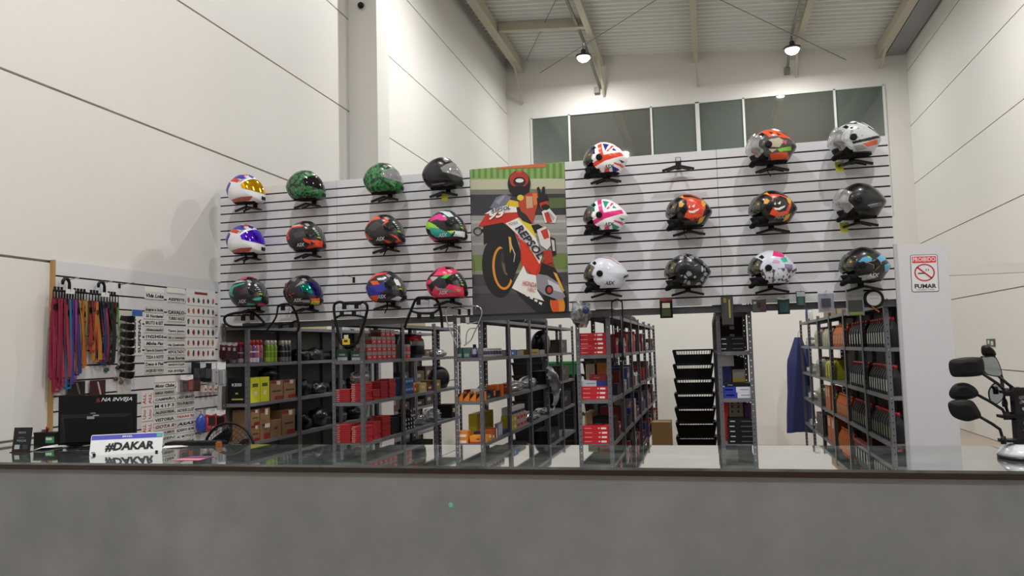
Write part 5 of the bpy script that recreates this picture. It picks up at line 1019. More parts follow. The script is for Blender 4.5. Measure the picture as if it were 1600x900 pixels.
for ui in range(1, 6):
    for lv in (L1, L2, L3, L4):
        y = SY0+ui*.98+.03 if ui > 1 else SY0+.62
        end = SY0+(ui+1)*.98-.08
        if ui == 1: end = SY0+1.9
        k = 0
        while y < end-.12:
            w_ = rd.uniform(.10, .24); h = rd.uniform(.09, .24)
            if SY0+.93 < y+w_ and y < SY0+1.03: y = SY0+1.03; continue
            for b_ in range(2, 7):
                yb = SY0+b_*.98
                if y < yb+.03 and y+w_ > yb-.05: y = yb+.03
            if y+w_ > end: break
            c_ = rd.choice(['7A1E26', '8A2A2E', 'A02830', '5A1A20', '24263A', '2A3470', '1A1A1C', 'B9B4AC', '8E7A5E', 'A8A8AC', '6A3A2A'])
            if lv in (L1, L2) and ui >= 3 and rd.random() < .6: bag((dx0+dx1)/2, y+w_/2, lv, (.1, w_*.45, .07), int(y*10), rd.choice([bp_, pwh, grey_bag]), 'crumpled wrapped part, %s shelf, %s unit behind the red cartons, %s along' % ({L1: 'upper', L2: 'middle'}[lv], ORD[ui+1], ORD[k+1]), GP, amp=.4)
            else: carton('stock_carton', '%s stock carton, %s shelf, %s unit behind the red cartons, %s along' % ({'7A1E26': 'wine red', '8A2A2E': 'brick red', 'A02830': 'red', '5A1A20': 'maroon', '24263A': 'slate', '2A3470': 'blue', '1A1A1C': 'black', 'B9B4AC': 'pale', '8E7A5E': 'brown', 'A8A8AC': 'grey', '6A3A2A': 'rust'}[c_], {L1: 'upper', L2: 'middle', L3: 'low', L4: 'lowest visible'}[lv], ORD[ui+1] if ui > 1 else 'first', ORD[k+1]), 'box', 'mixed stock cartons', dx0+.05, dx1-.02, y, y+w_-.015, lv, lv+h, c_, [('x', 'D8C8C4', .15, .85, .55, .75)] if rd.random() < .6 else [('x', '1A1A1A', .2, .8, .3, .45)])
            y += w_+rd.choice([.0, .01, .06]); k += 1
ro = tag(empty('hose_roll', (dx1-.12, 8.6, 1.946+.047)), 'black padded tube on top of the red carton shelf', 'tube'); MB().tube([(0, -1.5, 0), (.0, 1.6, 0)], .046, 14).build('tube', mat('101012', .55), ro); MB().tube([(0, 1.59, 0), (0, 1.66, 0)], .036, 12).build('end_cap', mat('1E1E20', .4), ro)
# ---- row E (black cartons)
ex0, ex1 = ROWS['E'][0], ROWS['E'][1]
def black_stack(n, z, x0, w_, where, th=.040):
    for i in range(n): carton('black_carton', 'flat black carton with pale print, %s from the top %s' % (ORD[n-i], where), 'box', 'flat black cartons', x0+.003*((i*5) % 3), x0+w_+.003*((i*5) % 3), 6.73, 6.93, z+i*th, z+(i+1)*th, '131418', [('y', 'B9BABE', .08, .26, .42, .62), ('y', '5A5C62', .5, .92, .42, .58)])
black_stack(3, L1, ex0+.02, .20, 'on the upper shelf end'); black_stack(5, L3, ex0+.055, .21, 'on the low shelf end')
GE = 'boxes at the ends of the black carton shelf'
for i in range(2): carton('blue_white_carton', 'royal blue and white carton, %s of two at the middle shelf end' % ('lower', 'upper')[i], 'box', GE, ex0+.025+.01*(1-i), ex0+.255+.008*(1-i), 6.73, 6.93, L2+i*.045, L2+(i+1)*.045, 'D0D4E0', [('y', '2438A0', 0, .48, 0, 1), ('y', 'D8DCF0', .1, .38, .4, .6), ('y', '8A90B0', .6, .9, .4, .6)])
carton('black_carton', 'thin black carton lying on the blue and white ones', 'box', GE, ex0+.05, ex0+.255, 6.73, 6.93, L2+.09, L2+.12, '131418', [('y', '8A8C90', .1, .3, .4, .6)])
carton('navy_box', 'navy box behind the thin black carton', 'box', GE, ex0+.015, ex0+.11, 6.95, 7.1, L2, L2+.25, '252A66'); carton('yellow_folder', 'yellow banded grey box in the middle bay', 'box', GE, ex0+.12, ex0+.22, 6.95, 7.1, L2, L2+.22, '9A948A', [('y', 'B8942A', 0, 1, .55, .68)])
for i in range(4): carton('paper_pack', 'white paper pack, %s from the top of the pile in the middle bay' % ORD[4-i], 'pack', 'white paper packs', ex0+.015, ex0+.135, 6.955, 7.1, L2+.25+i*.022, L2+.272+i*.022, 'C9CAC6')
carton('grey_case', 'beige box with dark dots in the low bay', 'box', GE, ex0+.08, ex0+.19, 6.95, 7.1, L3, L3+.33, '8A8276', [('y', '3A3630', a, a+.14, b, b+.06) for a in (.15, .6) for b in (.7, .82, .93-.01)])
carton('red_case', 'red box in the low bay', 'box', GE, ex0+.02, ex0+.075, 6.95, 7.1, L3, L3+.33, 'B82A2A'); carton('purple_case', 'purple box in the low bay', 'box', GE, ex0+.2, ex0+.265, 6.95, 7.1, L3, L3+.30, '4A2058')
for ui in range(1, 4):
    for lv in (L1, L2, L3): carton('stock_carton', 'dark stock carton on the %s shelf of unit %s behind the black cartons' % ({L1: 'upper', L2: 'middle', L3: 'low'}[lv], ORD[ui+1]), 'box', 'mixed stock cartons', ex0+.05, ex1-.02, SY0+ui*.98+.06, SY0+ui*.98+.8, lv, lv+.3, '241A1E', [('y', 'A89A90', .4, .6, a, a+.1) for a in (.15, .4, .65)] if lv == L1 else ())
bag(ex0+.1, 7.2, 1.946, (.13, .3, .05), 61, black_bag, 'black padded bundle on top of the black carton shelf', 'dark bags below the poster', 'black_bag', .15)
# ---- row F (oil bottles)
fx0, fx1 = ROWS['F'][0], ROWS['F'][1]
def bottle_mesh(body, capc, label, jug=False):
    key = ('bottle', body, capc, label, jug)
    if key not in _cm:
        if jug: m = loft([(0, 0, .085, .06, 0, .45), (0, 0, .09, .065, .02, .4), (0, 0, .09, .065, .17, .4), (0, 0, .07, .05, .205, .5), (0, 0, .035, .032, .215, .7)], 20); c = MB().lathe([(.032, .215), (.032, .24)], n=14)
        else: m = loft([(0, 0, .046, .031, 0, .5), (0, 0, .05, .035, .012, .45), (0, 0, .05, .035, .13, .45), (0, 0, .046, .03, .155, .55), (0, 0, .02, .018, .2, .8), (0, 0, .016, .016, .215, 1)], 20); c = MB().lathe([(.0185, .208), (.0185, .236)], n=12)
        hx = .0905 if jug else .0505; hy = .05 if jug else .024; l = MB()
        z0, z1 = .03, (.15 if jug else .12)
        l.add([(-hx, hy, z0), (-hx, -hy, z0), (-hx, -hy, z1), (-hx, hy, z1)], [(0, 1, 2, 3)])
        _cm[key] = (m.mesh('body', mat(body, .35)), c.mesh('cap', mat(capc, .4)), l.mesh('label', mat(label, .5)))
    return _cm[key]
def bottle(x, y, z, body, capc, lab, label, group, jug=False):
    t = tag(empty('oil_jug' if jug else 'oil_bottle', (x, y, z+.0005)), label, 'jug' if jug else 'bottle', group); a = bottle_mesh(body, capc, lab, jug)
    link('body', a[0], t); link('cap', a[1], t); link('label', a[2], t)
LN = {L1: 'upper', L2: 'middle', L3: 'low', L4: 'lowest visible'}
GF = 'oil bottles lined up on the right shelves'
def row_f(u, lv, n, body, capc, lab, kind, jug=False, start=.07, step=None):
    y0 = SY0+u*.98+start; st = step or (.85/max(n, 1))
    for i in range(n): bottle(fx0+.07 if not jug else fx0+.11, y0+i*st, lv, body, capc, lab, '%s, %s shelf, %s right unit, %s from the counter' % (kind, LN[lv], ORD[u+1], ORD[i+1]), GF, jug)
DK, RC, GL = '222428', 'A01C28', 'C4C8C0'
row_f(0, L1, 9, DK, RC, GL, 'dark red-capped oil bottle'); row_f(0, L2, 9, DK, RC, 'B4B8B0', 'dark red-capped oil bottle'); row_f(0, L3, 9, DK, RC, '6A7058', 'dark red-capped oil bottle')
row_f(1, L1, 6, DK, RC, 'C8CCC6', 'dark red-capped oil bottle', step=.135); row_f(1, L2, 8, DK, RC, 'B4B8B0', 'dark red-capped oil bottle'); row_f(1, L3, 8, DK, RC, '7A8060', 'dark red-capped oil bottle')
row_f(2, L1, 8, 'D8702E', 'D8702E', 'E8B89A', 'orange oil bottle'); row_f(2, L3, 9, 'D06A22', 'D06A22', 'E0A060', 'orange oil bottle'); row_f(2, L4, 8, 'C8641E', 'C8641E', 'D89850', 'orange oil bottle')
row_f(3, L1, 5, 'C9C7A8', '2A2A2A', 'D8D6BC', 'cream oil bottle', step=.15); row_f(4, L1, 3, 'C4C3AC', RC, 'B9B898', 'cream red-capped jug', True, .12, .16)
row_f(3, L2, 3, 'B8B430', RC, 'C9C64A', 'yellow red-capped jug', True, .12, .2); row_f(4, L2, 3, 'C4C3AC', RC, '8A8A6A', 'cream red-capped jug', True, .12, .16); row_f(4, L3, 3, 'B9BC94', RC, '8A8A6A', 'pale green red-capped jug', True, .12, .16)
row_f(3, L3, 2, 'A8A62E', '2A2A2A', 'B9B74A', 'olive oil bottle', step=.1)
for i in range(2): carton('orange_carton', 'upright orange box on the low shelf of the fourth right unit, %s' % ('nearer' if i == 0 else 'farther'), 'box', 'orange boxes on the right shelves', fx0+.02, fx0+.16, SY0+3*.98+.35+i*.19, SY0+3*.98+.53+i*.19, L3, L3+.27, 'C8652A', [('w', 'E0B090', .2, .8, .55, .9)])
for i in range(2): carton('orange_carton', 'upright orange box on the lowest visible shelf of the fourth right unit, %s' % ('nearer' if i == 0 else 'farther'), 'box', 'orange boxes on the right shelves', fx0+.02, fx0+.16, SY0+3*.98+.1+i*.3, SY0+3*.98+.38+i*.3, L4, L4+.29, 'CC6A30', [('w', 'E6C0A4', .2, .8, .6, .92)])
for i in range(2): carton('crimson_box', 'dull red box on the lowest visible shelf of the second right unit, %s' % ('nearer' if i == 0 else 'farther'), 'box', 'dull red boxes on the right shelves', fx0+.02, fx0+.2, SY0+.98+.1+i*.38, SY0+.98+.46+i*.38, L4, L4+.22, '8A2C34', [('w', 'B86A6C', 0, 1, .92, 1)])
carton('crimson_box', 'dull red box on the lowest visible shelf of the first right unit', 'box', 'dull red boxes on the right shelves', fx0+.02, fx0+.2, SY0+.2, SY0+.7, L4, L4+.2, '7A2228')
carton('violet_box', 'grey violet box on the lowest visible shelf of the fifth right unit', 'box', None, fx0+.02, fx0+.2, SY0+4*.98+.1, SY0+4*.98+.7, L4, L4+.25, '4A4048', [('w', '8A2A30', 0, 1, .9, 1)])
for lv in (L1, L2, L3):
    for i in range(2): bottle(fx0+.155+i*.075, SY0+.055, lv, '1C1D22', RC, '2A2C30', 'dark red-capped oil bottle at the %s shelf end beside the white board, %s' % (LN[lv], ('left', 'right')[i]), GF)
for i in range(3): can((fx0+.06, SY0+5*.98+.12+i*.14, 1.946), .035, .19, ('D8D8D4', '2A3A8A', '2A2E5A')[i], ('E0E0DC', 'C9CCD8', '24284A')[i], '%s bottle on top of the far right shelves' % ('white', 'blue and white', 'navy')[i], 'bottles on top of the right shelves', 'tall_bottle')
for i, (u, a, b, h) in enumerate(((3, .06, .5, .09), (2, .55, .9, .13), (2, .05, .45, .12))): carton('kraft_carton', 'brown carton on top of the right shelves, %s' % ('flattest and farthest', 'tallest, in the middle', 'nearest to the counter')[i], 'box', 'cartons lying on top of the shelves', fx0+.02, fx0+.24, SY0+u*.98+a, SY0+u*.98+b, 1.946, 1.946+h, ('A88A58', '9A8258', 'B0A078')[i])
for i, (u, lv) in enumerate(((5, L1), (5, L2), (5, L3), (4, L4), (5, L4))): bag(fx0+.1, SY0+u*.98+(.4 if lv != L4 or u == 5 else .85), lv, (.09, .2 if u == 5 else .06, .07), 70+i, bp_ if i % 2 else pwh, 'pale wrapped part, %s shelf at the far right end%s' % (LN[lv], ', behind the violet box' if u == 4 else ''), GP, amp=.4)
for i, (y, lv) in enumerate(((8.85, L1), (9.2, L1), (8.85, L2), (9.25, L2), (8.85, L3), (9.25, L3))):
    bag((ax0+ax1)/2+.01, y, lv, (.085, .14, .09), 80+i, black_bag if i % 2 else grey_bag, 'dark plastic-wrapped part, %s shelf, last unit before the column, %s' % (LN[lv], 'nearer' if y < 9 else 'farther'), 'dark wrapped parts by the left wall')
for u in range(2):
    for lv in (L1, L2, L3):
        for j in range(2): carton('stock_carton', 'dark carton, %s shelf, %s unit beyond the column, %s' % (LN[lv], ('nearer', 'farther')[u], ('near side', 'far side')[j]), 'box', 'mixed stock cartons', -4.40, -4.16, 10.1+u+j*.42, 10.46+u+j*.42, lv, lv+(.1, .16, .22)[(u+j+int(lv*10)) % 3], ('1E1E22', '2A2422', '4A3A2A', '3A2020')[(u*2+j+int(lv*7)) % 4], [('x', '8A8680', .2, .6, .4, .7)])
GX = 'sundry stock deep on the shelves'
bag((bx0+bx1)/2, 9.22, L2, (.105, .26, .15), 141, black_bag, 'large black bag deep on the middle shelf, third red-box unit', GX, 'black_bag', .15, 1.4)
for i, (y0, y1, lv, h, c_, lb) in enumerate(((8.22, 8.42, L2, .10, 'A89A62', 'straw coloured box beside the tape roll'), (8.45, 8.62, L2, .07, '6A2A26', 'dark red box beside the straw coloured one'), (8.72, 8.95, L3, .0, '', ''), (8.72, 8.9, L2, .11, '8A6A2E', 'golden brown box on the middle shelf, third red-box unit'), (9.3, 9.5, L3, .16, '1E1E20', 'black box on the low shelf, third red-box unit'), (8.25, 8.6, L4, .2, '2A2624', 'dark box on the lowest visible shelf, second red-box unit'), (7.0, 7.5, L4, .22, '3A2A26', 'brown box on the lowest visible shelf, first red-box unit'))):
    if h: carton('sundry_box', lb, 'box', GX, bx1-.2, bx1-.02, y0, y1, lv, lv+h, c_, [('x', 'C9B890', .2, .7, .4, .7)])
for i, (y0, y1, lv, h, c_, lb) in enumerate(((9.75, 10.2, L2, .16, '1A1A1C', 'black case on the middle shelf, fourth orange-box unit'), (10.75, 11.3, L2, .2, '4A3A2C', 'brown case on the middle shelf, fifth orange-box unit'), (10.75, 11.4, L3, .2, '1C1A1A', 'black case on the low shelf, fifth orange-box unit'), (8.75, 9.5, L4, .0, '', ''), (7.75, 8.5, L4, .18, '242220', 'dark case on the lowest visible shelf, second orange-box unit'), (9.75, 10.4, L4, .16, '1C1C1E', 'black case on the lowest visible shelf, fourth orange-box unit'), (10.0, 10.5, L1, .0, '', ''), (10.75, 11.2, L1, .18, '3A322A', 'dark brown case on the upper shelf, fifth orange-box unit'))):
    if h: carton('sundry_box', lb, 'box', GX, cx0+.03, cx1-.03, y0, y1, lv, lv+h, c_, [('x', '6A665E', .2, .5, .4, .7)])
# ---- end of the stock

# ================================================================== LUGGAGE RACKS hung under the helmets
def smooth_path(pts, k=4, closed=False):
    P = [Vector(p) for p in pts]; n = len(P); out = []
    for i in range(n if closed else n-1):
        p0 = P[(i-1) % n] if (closed or i) else P[0]; p1 = P[i]; p2 = P[(i+1) % n]; p3 = P[(i+2) % n] if (closed or i < n-2) else P[-1]
        for j in range(k):
            t = j/k; out.append(.5*((2*p1)+(p2-p0)*t+(2*p0-5*p1+4*p2-p3)*t*t+(3*p1-p0-3*p2+p3)*t**3))
    if not closed: out.append(P[-1])
    return out
def rack(label, m, main, bars, r, tabs=(), Yd=6.56, closed=True, name='luggage_rack', hooks=(), br=None):
    c = at(sum(p[0] for p in main)/len(main), sum(p[1] for p in main)/len(main), Yd)
    t = tag(empty(name, c), label, 'rack', 'tubular luggage racks under the helmets')
    L = lambda ps: [at(a, b, Yd)-c for a, b in ps]
    MB().tube(smooth_path(L(main), 5, closed), r, 8, closed=closed).build('frame_tube', m, t)
    for b in bars: MB().tube(smooth_path(L(b), 4), br or r*.8, 8).build('cross_tube', m, t)
    for (a, b) in tabs: q = at(a, b, Yd)-c; MB().box(q.x-.016, q.x+.016, -.012, .012, q.z-.03, q.z+.018).build('tab', m, t)
    for (a, b) in hooks: q = at(a, b, Yd)-c; MB().tube([(q.x, q.y-.012, q.z+.004), (q.x, q.y-.012, q.z-.012), (q.x, q.y+.004, q.z-.014), (q.x, PY-c.y-.001, q.z-.008)], .004, 6).build('hanging_hook', m, t)
    return t
rk = mat('0F0F10', .4)
rack('low black tubular rack hung at the left end under the teal helmet', rk, [(353, 494), (370, 489), (392, 488), (400, 492), (413, 505), (407, 509), (372, 511), (358, 509), (351, 502)], [[(393, 489), (391, 497)]], .012, [(380, 496), (394, 495)], hooks=[(380, 489)])
rack('tall black tubular rack hung left of the plain shelf gap', rk, [(434, 480), (440, 476), (453, 476), (460, 485), (465, 498), (467, 512), (462, 520), (450, 521)], [[(434, 480), (431, 496), (418, 515), (416, 519), (430, 521)], [(429, 506), (445, 507), (464, 501)]], .011, [(442, 480), (438, 508), (455, 507)], closed=False, hooks=[(446, 476)])
rack('black shield-shaped rack hung between the two helmet columns', rk, [(522, 478), (530, 472), (540, 474), (560, 474), (568, 472), (574, 480), (570, 500), (562, 525), (556, 537), (545, 539), (534, 537), (529, 522), (524, 500)], [[(525, 496), (534, 493), (556, 493), (570, 496)], [(530, 520), (532, 536)]], .0125, [(538, 478), (557, 477), (534, 489), (553, 488)], hooks=[(538, 474), (558, 474)])
yt = tag(empty('yellow_tag', at(541, 534, 6.54)), 'yellow cartoon-free round swing tag tied to the shield-shaped rack', 'tag'); yt['label'] = 'yellow rounded swing tag tied to the shield-shaped rack'
MB().obox((0, 0, 0), Vector((1, 0, 0)), Vector((0, 1, 0)), Vector((0, 0, 1)), .034, .003, .026).build('tag_body', mat('D8B82E', .5), yt); MB().box(-.02, .014, -.0045, -.003, -.004, .016).build('dark_print', mat('5A1E18', .5), yt); MB().box(-.02, .02, -.003, .003, .027, .06).build('paper_neck', mat('C9C6B0', .6), yt)
rack('wide black tubular rack hung under the pink helmet', rk, [(632, 512), (641, 488), (650, 468), (660, 465), (676, 466), (684, 472), (689, 490), (691, 512)], [[(643, 486), (655, 489), (676, 489), (686, 483)]], .0125, [(654, 471), (655, 493), (675, 493)], closed=False, hooks=[(665, 466)])
ch = mat('C9CBD0', .12, metal=1)
rack('chrome tubular rack hung left of the racing poster', ch, [(714, 540), (706, 522), (700, 508), (697, 492), (699, 482), (710, 478), (735, 478), (748, 479), (753, 487), (750, 500), (741, 520), (735, 532), (725, 540)], [[(700, 512), (712, 514), (718, 524), (720, 538)], [(728, 538), (729, 522), (734, 514), (744, 513)], [(701, 508), (712, 507)], [(730, 506), (747, 503)]], .006, [(717, 500), (731, 499)], closed=False, hooks=[(705, 480), (744, 480)])
# small empty hooks in the helmet wall
for (px, py, lb) in ((553, 434, 'short empty hook above the shield-shaped rack'), (733, 484, 'short empty hook beside the poster above the chrome rack'), (718, 484, 'short empty hook above the chrome rack')):
    p = at(px, py, PY); t = tag(empty('slat_hook', p), lb, 'hook', 'short hooks on the helmet wall'); MB().box(-.012, .012, -.004, -.0005, -.045, .006).build('plate', blk, t); MB().tube([(0, -.004, 0), (-.06, -.1, .02)], .0025, 6).build('prong', blk, t)
# ================================================================== PACKS hung along the lower edge on the right
GH = 'packs hung along the lower edge of the helmet wall'
def hang(px0, px1, py0, py1, Yd, **k):
    a, b = at(px0, (py0+py1)/2, Yd), at(px1, (py0+py1)/2, Yd); c, d = at((px0+px1)/2, py0, Yd), at((px0+px1)/2, py1, Yd)
    return ((a.x+b.x)/2, Yd, c.z), b.x-a.x, c.z-d.z
for (bx, cd, tp, it, dp, hd_, cl, lb) in (
    ((1031, 1051, 466, 497), '17150F', '8A3A2A', [('3A4A2A', -.35, .35, -.92, -.55), ('D8D4C0', -.3, .3, -.5, -.25)], .03, .12, False, 'dark pack with a red and pale header above the basket stack'),
    ((1127, 1146, 461, 509), '23261C', '2A2C24', [('B8A830', .12, .26, -.75, -.15), ('8A8428', -.3, -.05, -.25, -.1), ('2A2A26', -.3, .25, -.95, -.78)], .02, 0, True, 'tall tool kit pack with yellow wrenches'),
    ((1175, 1197, 464, 488), '4A463C', 'C9C9C4', [('6A1E2E', .1, .45, -.9, -.3), ('1E1E1C', -.15, .08, -.7, -.35), ('C9C0A0', -.4, -.2, -.45, -.3)], .015, .14, True, 'grey and wine red pack beside the tool kit'),
    ((1215, 1234, 464, 491), '12302E', 'D0D2D0', [('1E4A46', -.35, .35, -.9, -.3)], .02, .12, False, 'dark teal pack with a white header'),
    ((1244, 1258, 455, 479), '1E3A34', 'D8DCE4', [('2A6A5A', -.3, .3, -.9, -.4), ('C9D0DC', -.45, .45, -.35, -.05)], .03, 0, True, 'small glossy pack with a silvery top'),
    ((1278, 1303, 455, 488), 'B9B4C8', 'C9C4D4', [('2A2A34', -.28, .28, -.75, -.35)], .03, .1, True, 'clear lilac pack holding a dark part'),
    ((1322, 1350, 452, 493), 'A9AAA6', 'B9BAB6', [('24281E', -.4, .38, -.85, -.42), ('7AA02E', -.35, .4, -.98, -.87)], .03, .2, True, 'clear pack with a black and green part above the oil bottles')):
    loc, w_, h_ = hang(*bx, 6.58); blister('hanging_pack', lb, GH, loc, 0, w_, h_, cd, tp, it, dp, hd_, clear=cl, reach=.059)
loc, w_, h_ = hang(1353, 1378, 453, 492, 6.58); t = tag(empty('cable_lock', loc), 'round black coiled lock with a white disc label and orange strap', 'lock', GH)
MB().tube([(.062*math.cos(a*math.pi/12), 0, -.068+.062*math.sin(a*math.pi/12)) for a in range(24)], .013, 8, closed=True).build('coil', blk, t); MB().lathe([(.052, -.004), (.052, .004)], n=28).build('disc_label', mat('D8D6D8', .5), t, loc=(0, -.008, -.068), rot=(R(90), 0, 0))
lettering('MOTO LOCK', .02, ink, t, (0, -.0135, -.066), FRONT, width=.055); MB().bar((-.02, -.012, -.125), (.03, -.014, -.17), .022, .006).build('strap', mat('C8602A', .5), t); MB().tube([(0, .05, 0), (0, -.01, -.004)], .003, 6).build('hook', bolt_m, t)
p = at(964, 468, 6.6); t = tag(empty('strap_loop', p), 'black strap loop hung right of the poster', 'strap', GH); MB().tube(smooth_path([(-.04, 0, -.5), (-.045, 0, -.06), (-.03, -.01, -.015), (0, -.012, 0), (.03, -.01, -.015), (.042, 0, -.07), (.03, 0, -.5)], 5), .006, 6).build('strap', blk, t); MB().tube([(0, .035, -.01), (0, -.012, -.006)], .003, 6).build('hook', bolt_m, t)
p = at(907, 491, 6.52); t = tag(empty('plastic_bag', p), 'clear plastic bag of dark parts and blue cable hung right of the poster', 'bag'); blob('contents', mat('1E2024', .4), (.06, .05, .07), 91, t, .4, 3, 3, (0, 0, -.03)); blob('film', clear_mat('thin bag film', (.9, .92, .95), .14, .06, .08), (.085, .06, .105), 92, t, .35, 3, 3); blob('blue_part', mat('2A3A6A', .4), (.03, .03, .03), 93, t, .3, 2, 2, (.05, -.04, .03)); MB().tube([(0, .12, .09), (0, 0, .095)], .003, 6).build('hook', bolt_m, t)

# ================================================================== BASKETS, COAT
YBK = 11.6; bt = at(1086, 546, YBK); wb = (at(1116, 600, YBK)-at(1056, 600, YBK)).x
nb = 8; hb_ = bt.z/nb
def basket_parts():
    o = []; w1, w0, d1, d0 = wb/2, wb/2*.86, .19, .16; h = hb_*.96
    m = MB()
    P = lambda a, b, z: (a, b, z)
    rim = [(-w1, -d1, h), (w1, -d1, h), (w1, d1, h), (-w1, d1, h)]
    for i in range(4): m.bar(rim[i], rim[(i+1) % 4], .022, .02)
    o.append(('rim', m))
    m = MB(); base = [(-w0, -d0, .01), (w0, -d0, .01), (w0, d0, .01), (-w0, d0, .01)]
    for i in range(4): m.bar(base[i], base[(i+1) % 4], .02, .02)
    m.box(-w0, w0, -d0, d0, .004, .01); o.append(('base', m))
    for i in range(4): o.append(('corner_rib', MB().bar(base[i], rim[i], .028, .02)))
    k = .68; wk, dk = w0+(w1-w0)*k, d0+(d1-d0)*k
    for s in (-1, 1): o.append(('side_wall', MB().add([(-w0, s*d0, .012), (w0, s*d0, .012), (wk, s*dk, h*k), (-wk, s*dk, h*k)], [(0, 1, 2, 3)])))
    m = MB(); n = 15
    for s in (-1, 1):
        for i in range(1, n):
            f = i/n; m.bar((-w0+2*w0*f, s*d0, .012), (-w1+2*w1*f, s*d1, h-.01), .004, .004)
        for f in (.33, .66): m.bar((-(w0+(w1-w0)*f), s*(d0+(d1-d0)*f), h*f), (w0+(w1-w0)*f, s*(d0+(d1-d0)*f), h*f), .004, .006)
    for s in (-1, 1):
        for i in range(1, 9):
            f = i/9; m.bar((s*w0, -d0+2*d0*f, .012), (s*w1, -d1+2*d1*f, h-.01), .004, .004)
    o.append(('grille', m))
    return o
bk = [(n, m.mesh(n, mat('101011', .5))) for n, m in basket_parts()]
for i in range(nb):
    t = tag(empty('stacking_basket', (bt.x-.03, YBK, i*hb_), .02*((i % 3)-1)), 'black plastic basket, %s from the top of the stack by the white partition' % ORD[nb-i], 'basket', 'black stacked baskets')
    for n, me in bk:
        o = link(n, me, t)
        if n == 'grille': o['kind'] = 'stuff'
carton('kraft_carton', 'brown carton on the floor beside the basket stack', 'box', None, bt.x-.62, bt.x-.36, 11.2, 11.6, 0, .62, 'B9945E')
# second stack seen through the shelf bays
crate = []
for nm, m_ in (('tray', loft([(0, 0, .235, .17, 0, .25), (0, 0, .255, .19, .17, .25)], 28)), ('rim', loft([(0, 0, .275, .21, .171, .25), (0, 0, .275, .21, .205, .25)], 28))): crate.append((nm, m_))
crate_me = {c: [(n, m_.mesh(n, mat(c, .5))) for n, m_ in crate] for c in ('121213', '1F7A3A')}
for j, (x, y, n_) in enumerate(((-2.86, 12.9, 8), (-2.28, 12.9, 7), (-1.70, 12.9, 8))):
    for i in range(n_):
        top = i == n_-1 and j == 1
        t = tag(empty('plastic_crate', (x+.004*(i % 3), y, i*.207), .03*((i+j) % 3-1)), '%s plastic crate, %s from the top of the %s stack seen through the shelves' % ('green' if top else 'black', ORD[n_-i], ('left', 'middle', 'right')[j]), 'crate', 'crate stacks behind the shelves below the poster')
        for n, me in crate_me['1F7A3A' if top else '121213']: link(n, me, t)
cp = at(1247, 527, 12.75); co = tag(empty('navy_coat', (cp.x, 12.75, cp.z)), 'long navy blue coat hanging at the far end of the right shelves', 'coat')
ct_ = at(1247, 675, 12.75); Hc = cp.z-ct_.z; m = MB(); nr, nc = 22, 28; vs = []
for i in range(nr):
    f = i/(nr-1); w_ = .05+.10*min(1, f*4)+.05*f; d_ = .04+.05*min(1, f*3)
    for k in range(nc):
        a = 2*math.pi*k/nc; fold = 1+.12*math.sin(a*5+f*2)*f+.06*math.sin(a*9-f*4)
        vs.append((w_*math.cos(a)*fold-.03*f, d_*math.sin(a)*fold, -Hc*f+.012*math.sin(a*3)*f))
m.add(vs, [(i*nc+k, i*nc+(k+1) % nc, (i+1)*nc+(k+1) % nc, (i+1)*nc+k) for i in range(nr-1) for k in range(nc)], None, True); m.add(vs[:nc], [tuple(range(nc))])
m.build('body', mat('2A3268', .55, noise=.1, scale=9), co)
m = MB().tube([(.08, -.05, -.12), (.13, -.06, -.4), (.12, -.05, -.72)], [.045, .05, .045], 10); m.build('sleeve', mat('262E60', .55), co); MB().tube([(0, 0, -.02), (0, .0, .05), (.02, -.04, .1), (ROWS['F'][0]-cp.x+.012, -.175, .1)], .004, 6).build('hanger_hook', bolt_m, co)

# ================================================================== ON THE COUNTER
def cz(px, py): p = atz(px, py, CZ); return p
# licence plate display
a, b = cz(138, 712), cz(254, 706); d = (b-a); ang = math.atan2(d.y, d.x); pw = d.length
a2 = at(145, 686, a.y+.03); ph = .118
pl = tag(empty('licence_plate', (a+b)/2, ang), 'white and blue plate lettered #DAKAR leaning on the counter', 'plate')
tilt = R(-22); q = empty('x'); bpy.data.objects.remove(q)
pb = MB(); pts = rrect(pw*.98, ph, .008)
o = MB().poly([(x, 0, z+ph/2) for x, z in pts], .002, Vector((0, -1, 0))).build('plate_body', mat('E4E5E8', .3), pl, rot=(tilt, 0, 0))
MB().poly([(x, -.0006, z) for x, z in ((-pw*.482, ph*.74), (pw*.482, ph*.74), (pw*.482, ph*.965), (-pw*.482, ph*.965))], .0004, Vector((0, -1, 0))).build('blue_band', mat('2A35B8', .35), pl, rot=(tilt, 0, 0))
MB().poly([(x, -.0012, z) for x, z in ((pw*.40, ph*.77), (pw*.475, ph*.77), (pw*.475, ph*.94), (pw*.40, ph*.94))], .0004, Vector((0, -1, 0))).build('flag_patch', mat('4FB0A0', .4), pl, rot=(tilt, 0, 0))
def plate_txt(s, x, z, wd, ht, hexc, shear=0, bold=0): 
    n_ = Vector((0, -math.cos(tilt), -math.sin(tilt))); u_ = Vector((0, -math.sin(tilt), math.cos(tilt)))
    lettering(s, .05, mat(hexc, .4), pl, tuple(Vector((x, 0, 0))+u_*z+n_*.002), (R(90)+tilt, 0, 0), shear=shear, width=wd, height=ht, bold=bold)
plate_txt('#DAKAR', pw*.04, ph*.36, pw*.66, ph*.44, '202026', .12, .0022); plate_txt('BRASIL', 0, ph*.855, pw*.14, ph*.09, 'E8E8F0', .1, .001); plate_txt('BR', -pw*.44, ph*.12, pw*.05, ph*.09, '3A3A44')
for s in (-1, 1): MB().box(s*pw*.42-.006, s*pw*.42+.006, -.012, .06, 0.0005, .010).build('foot', blk, pl)
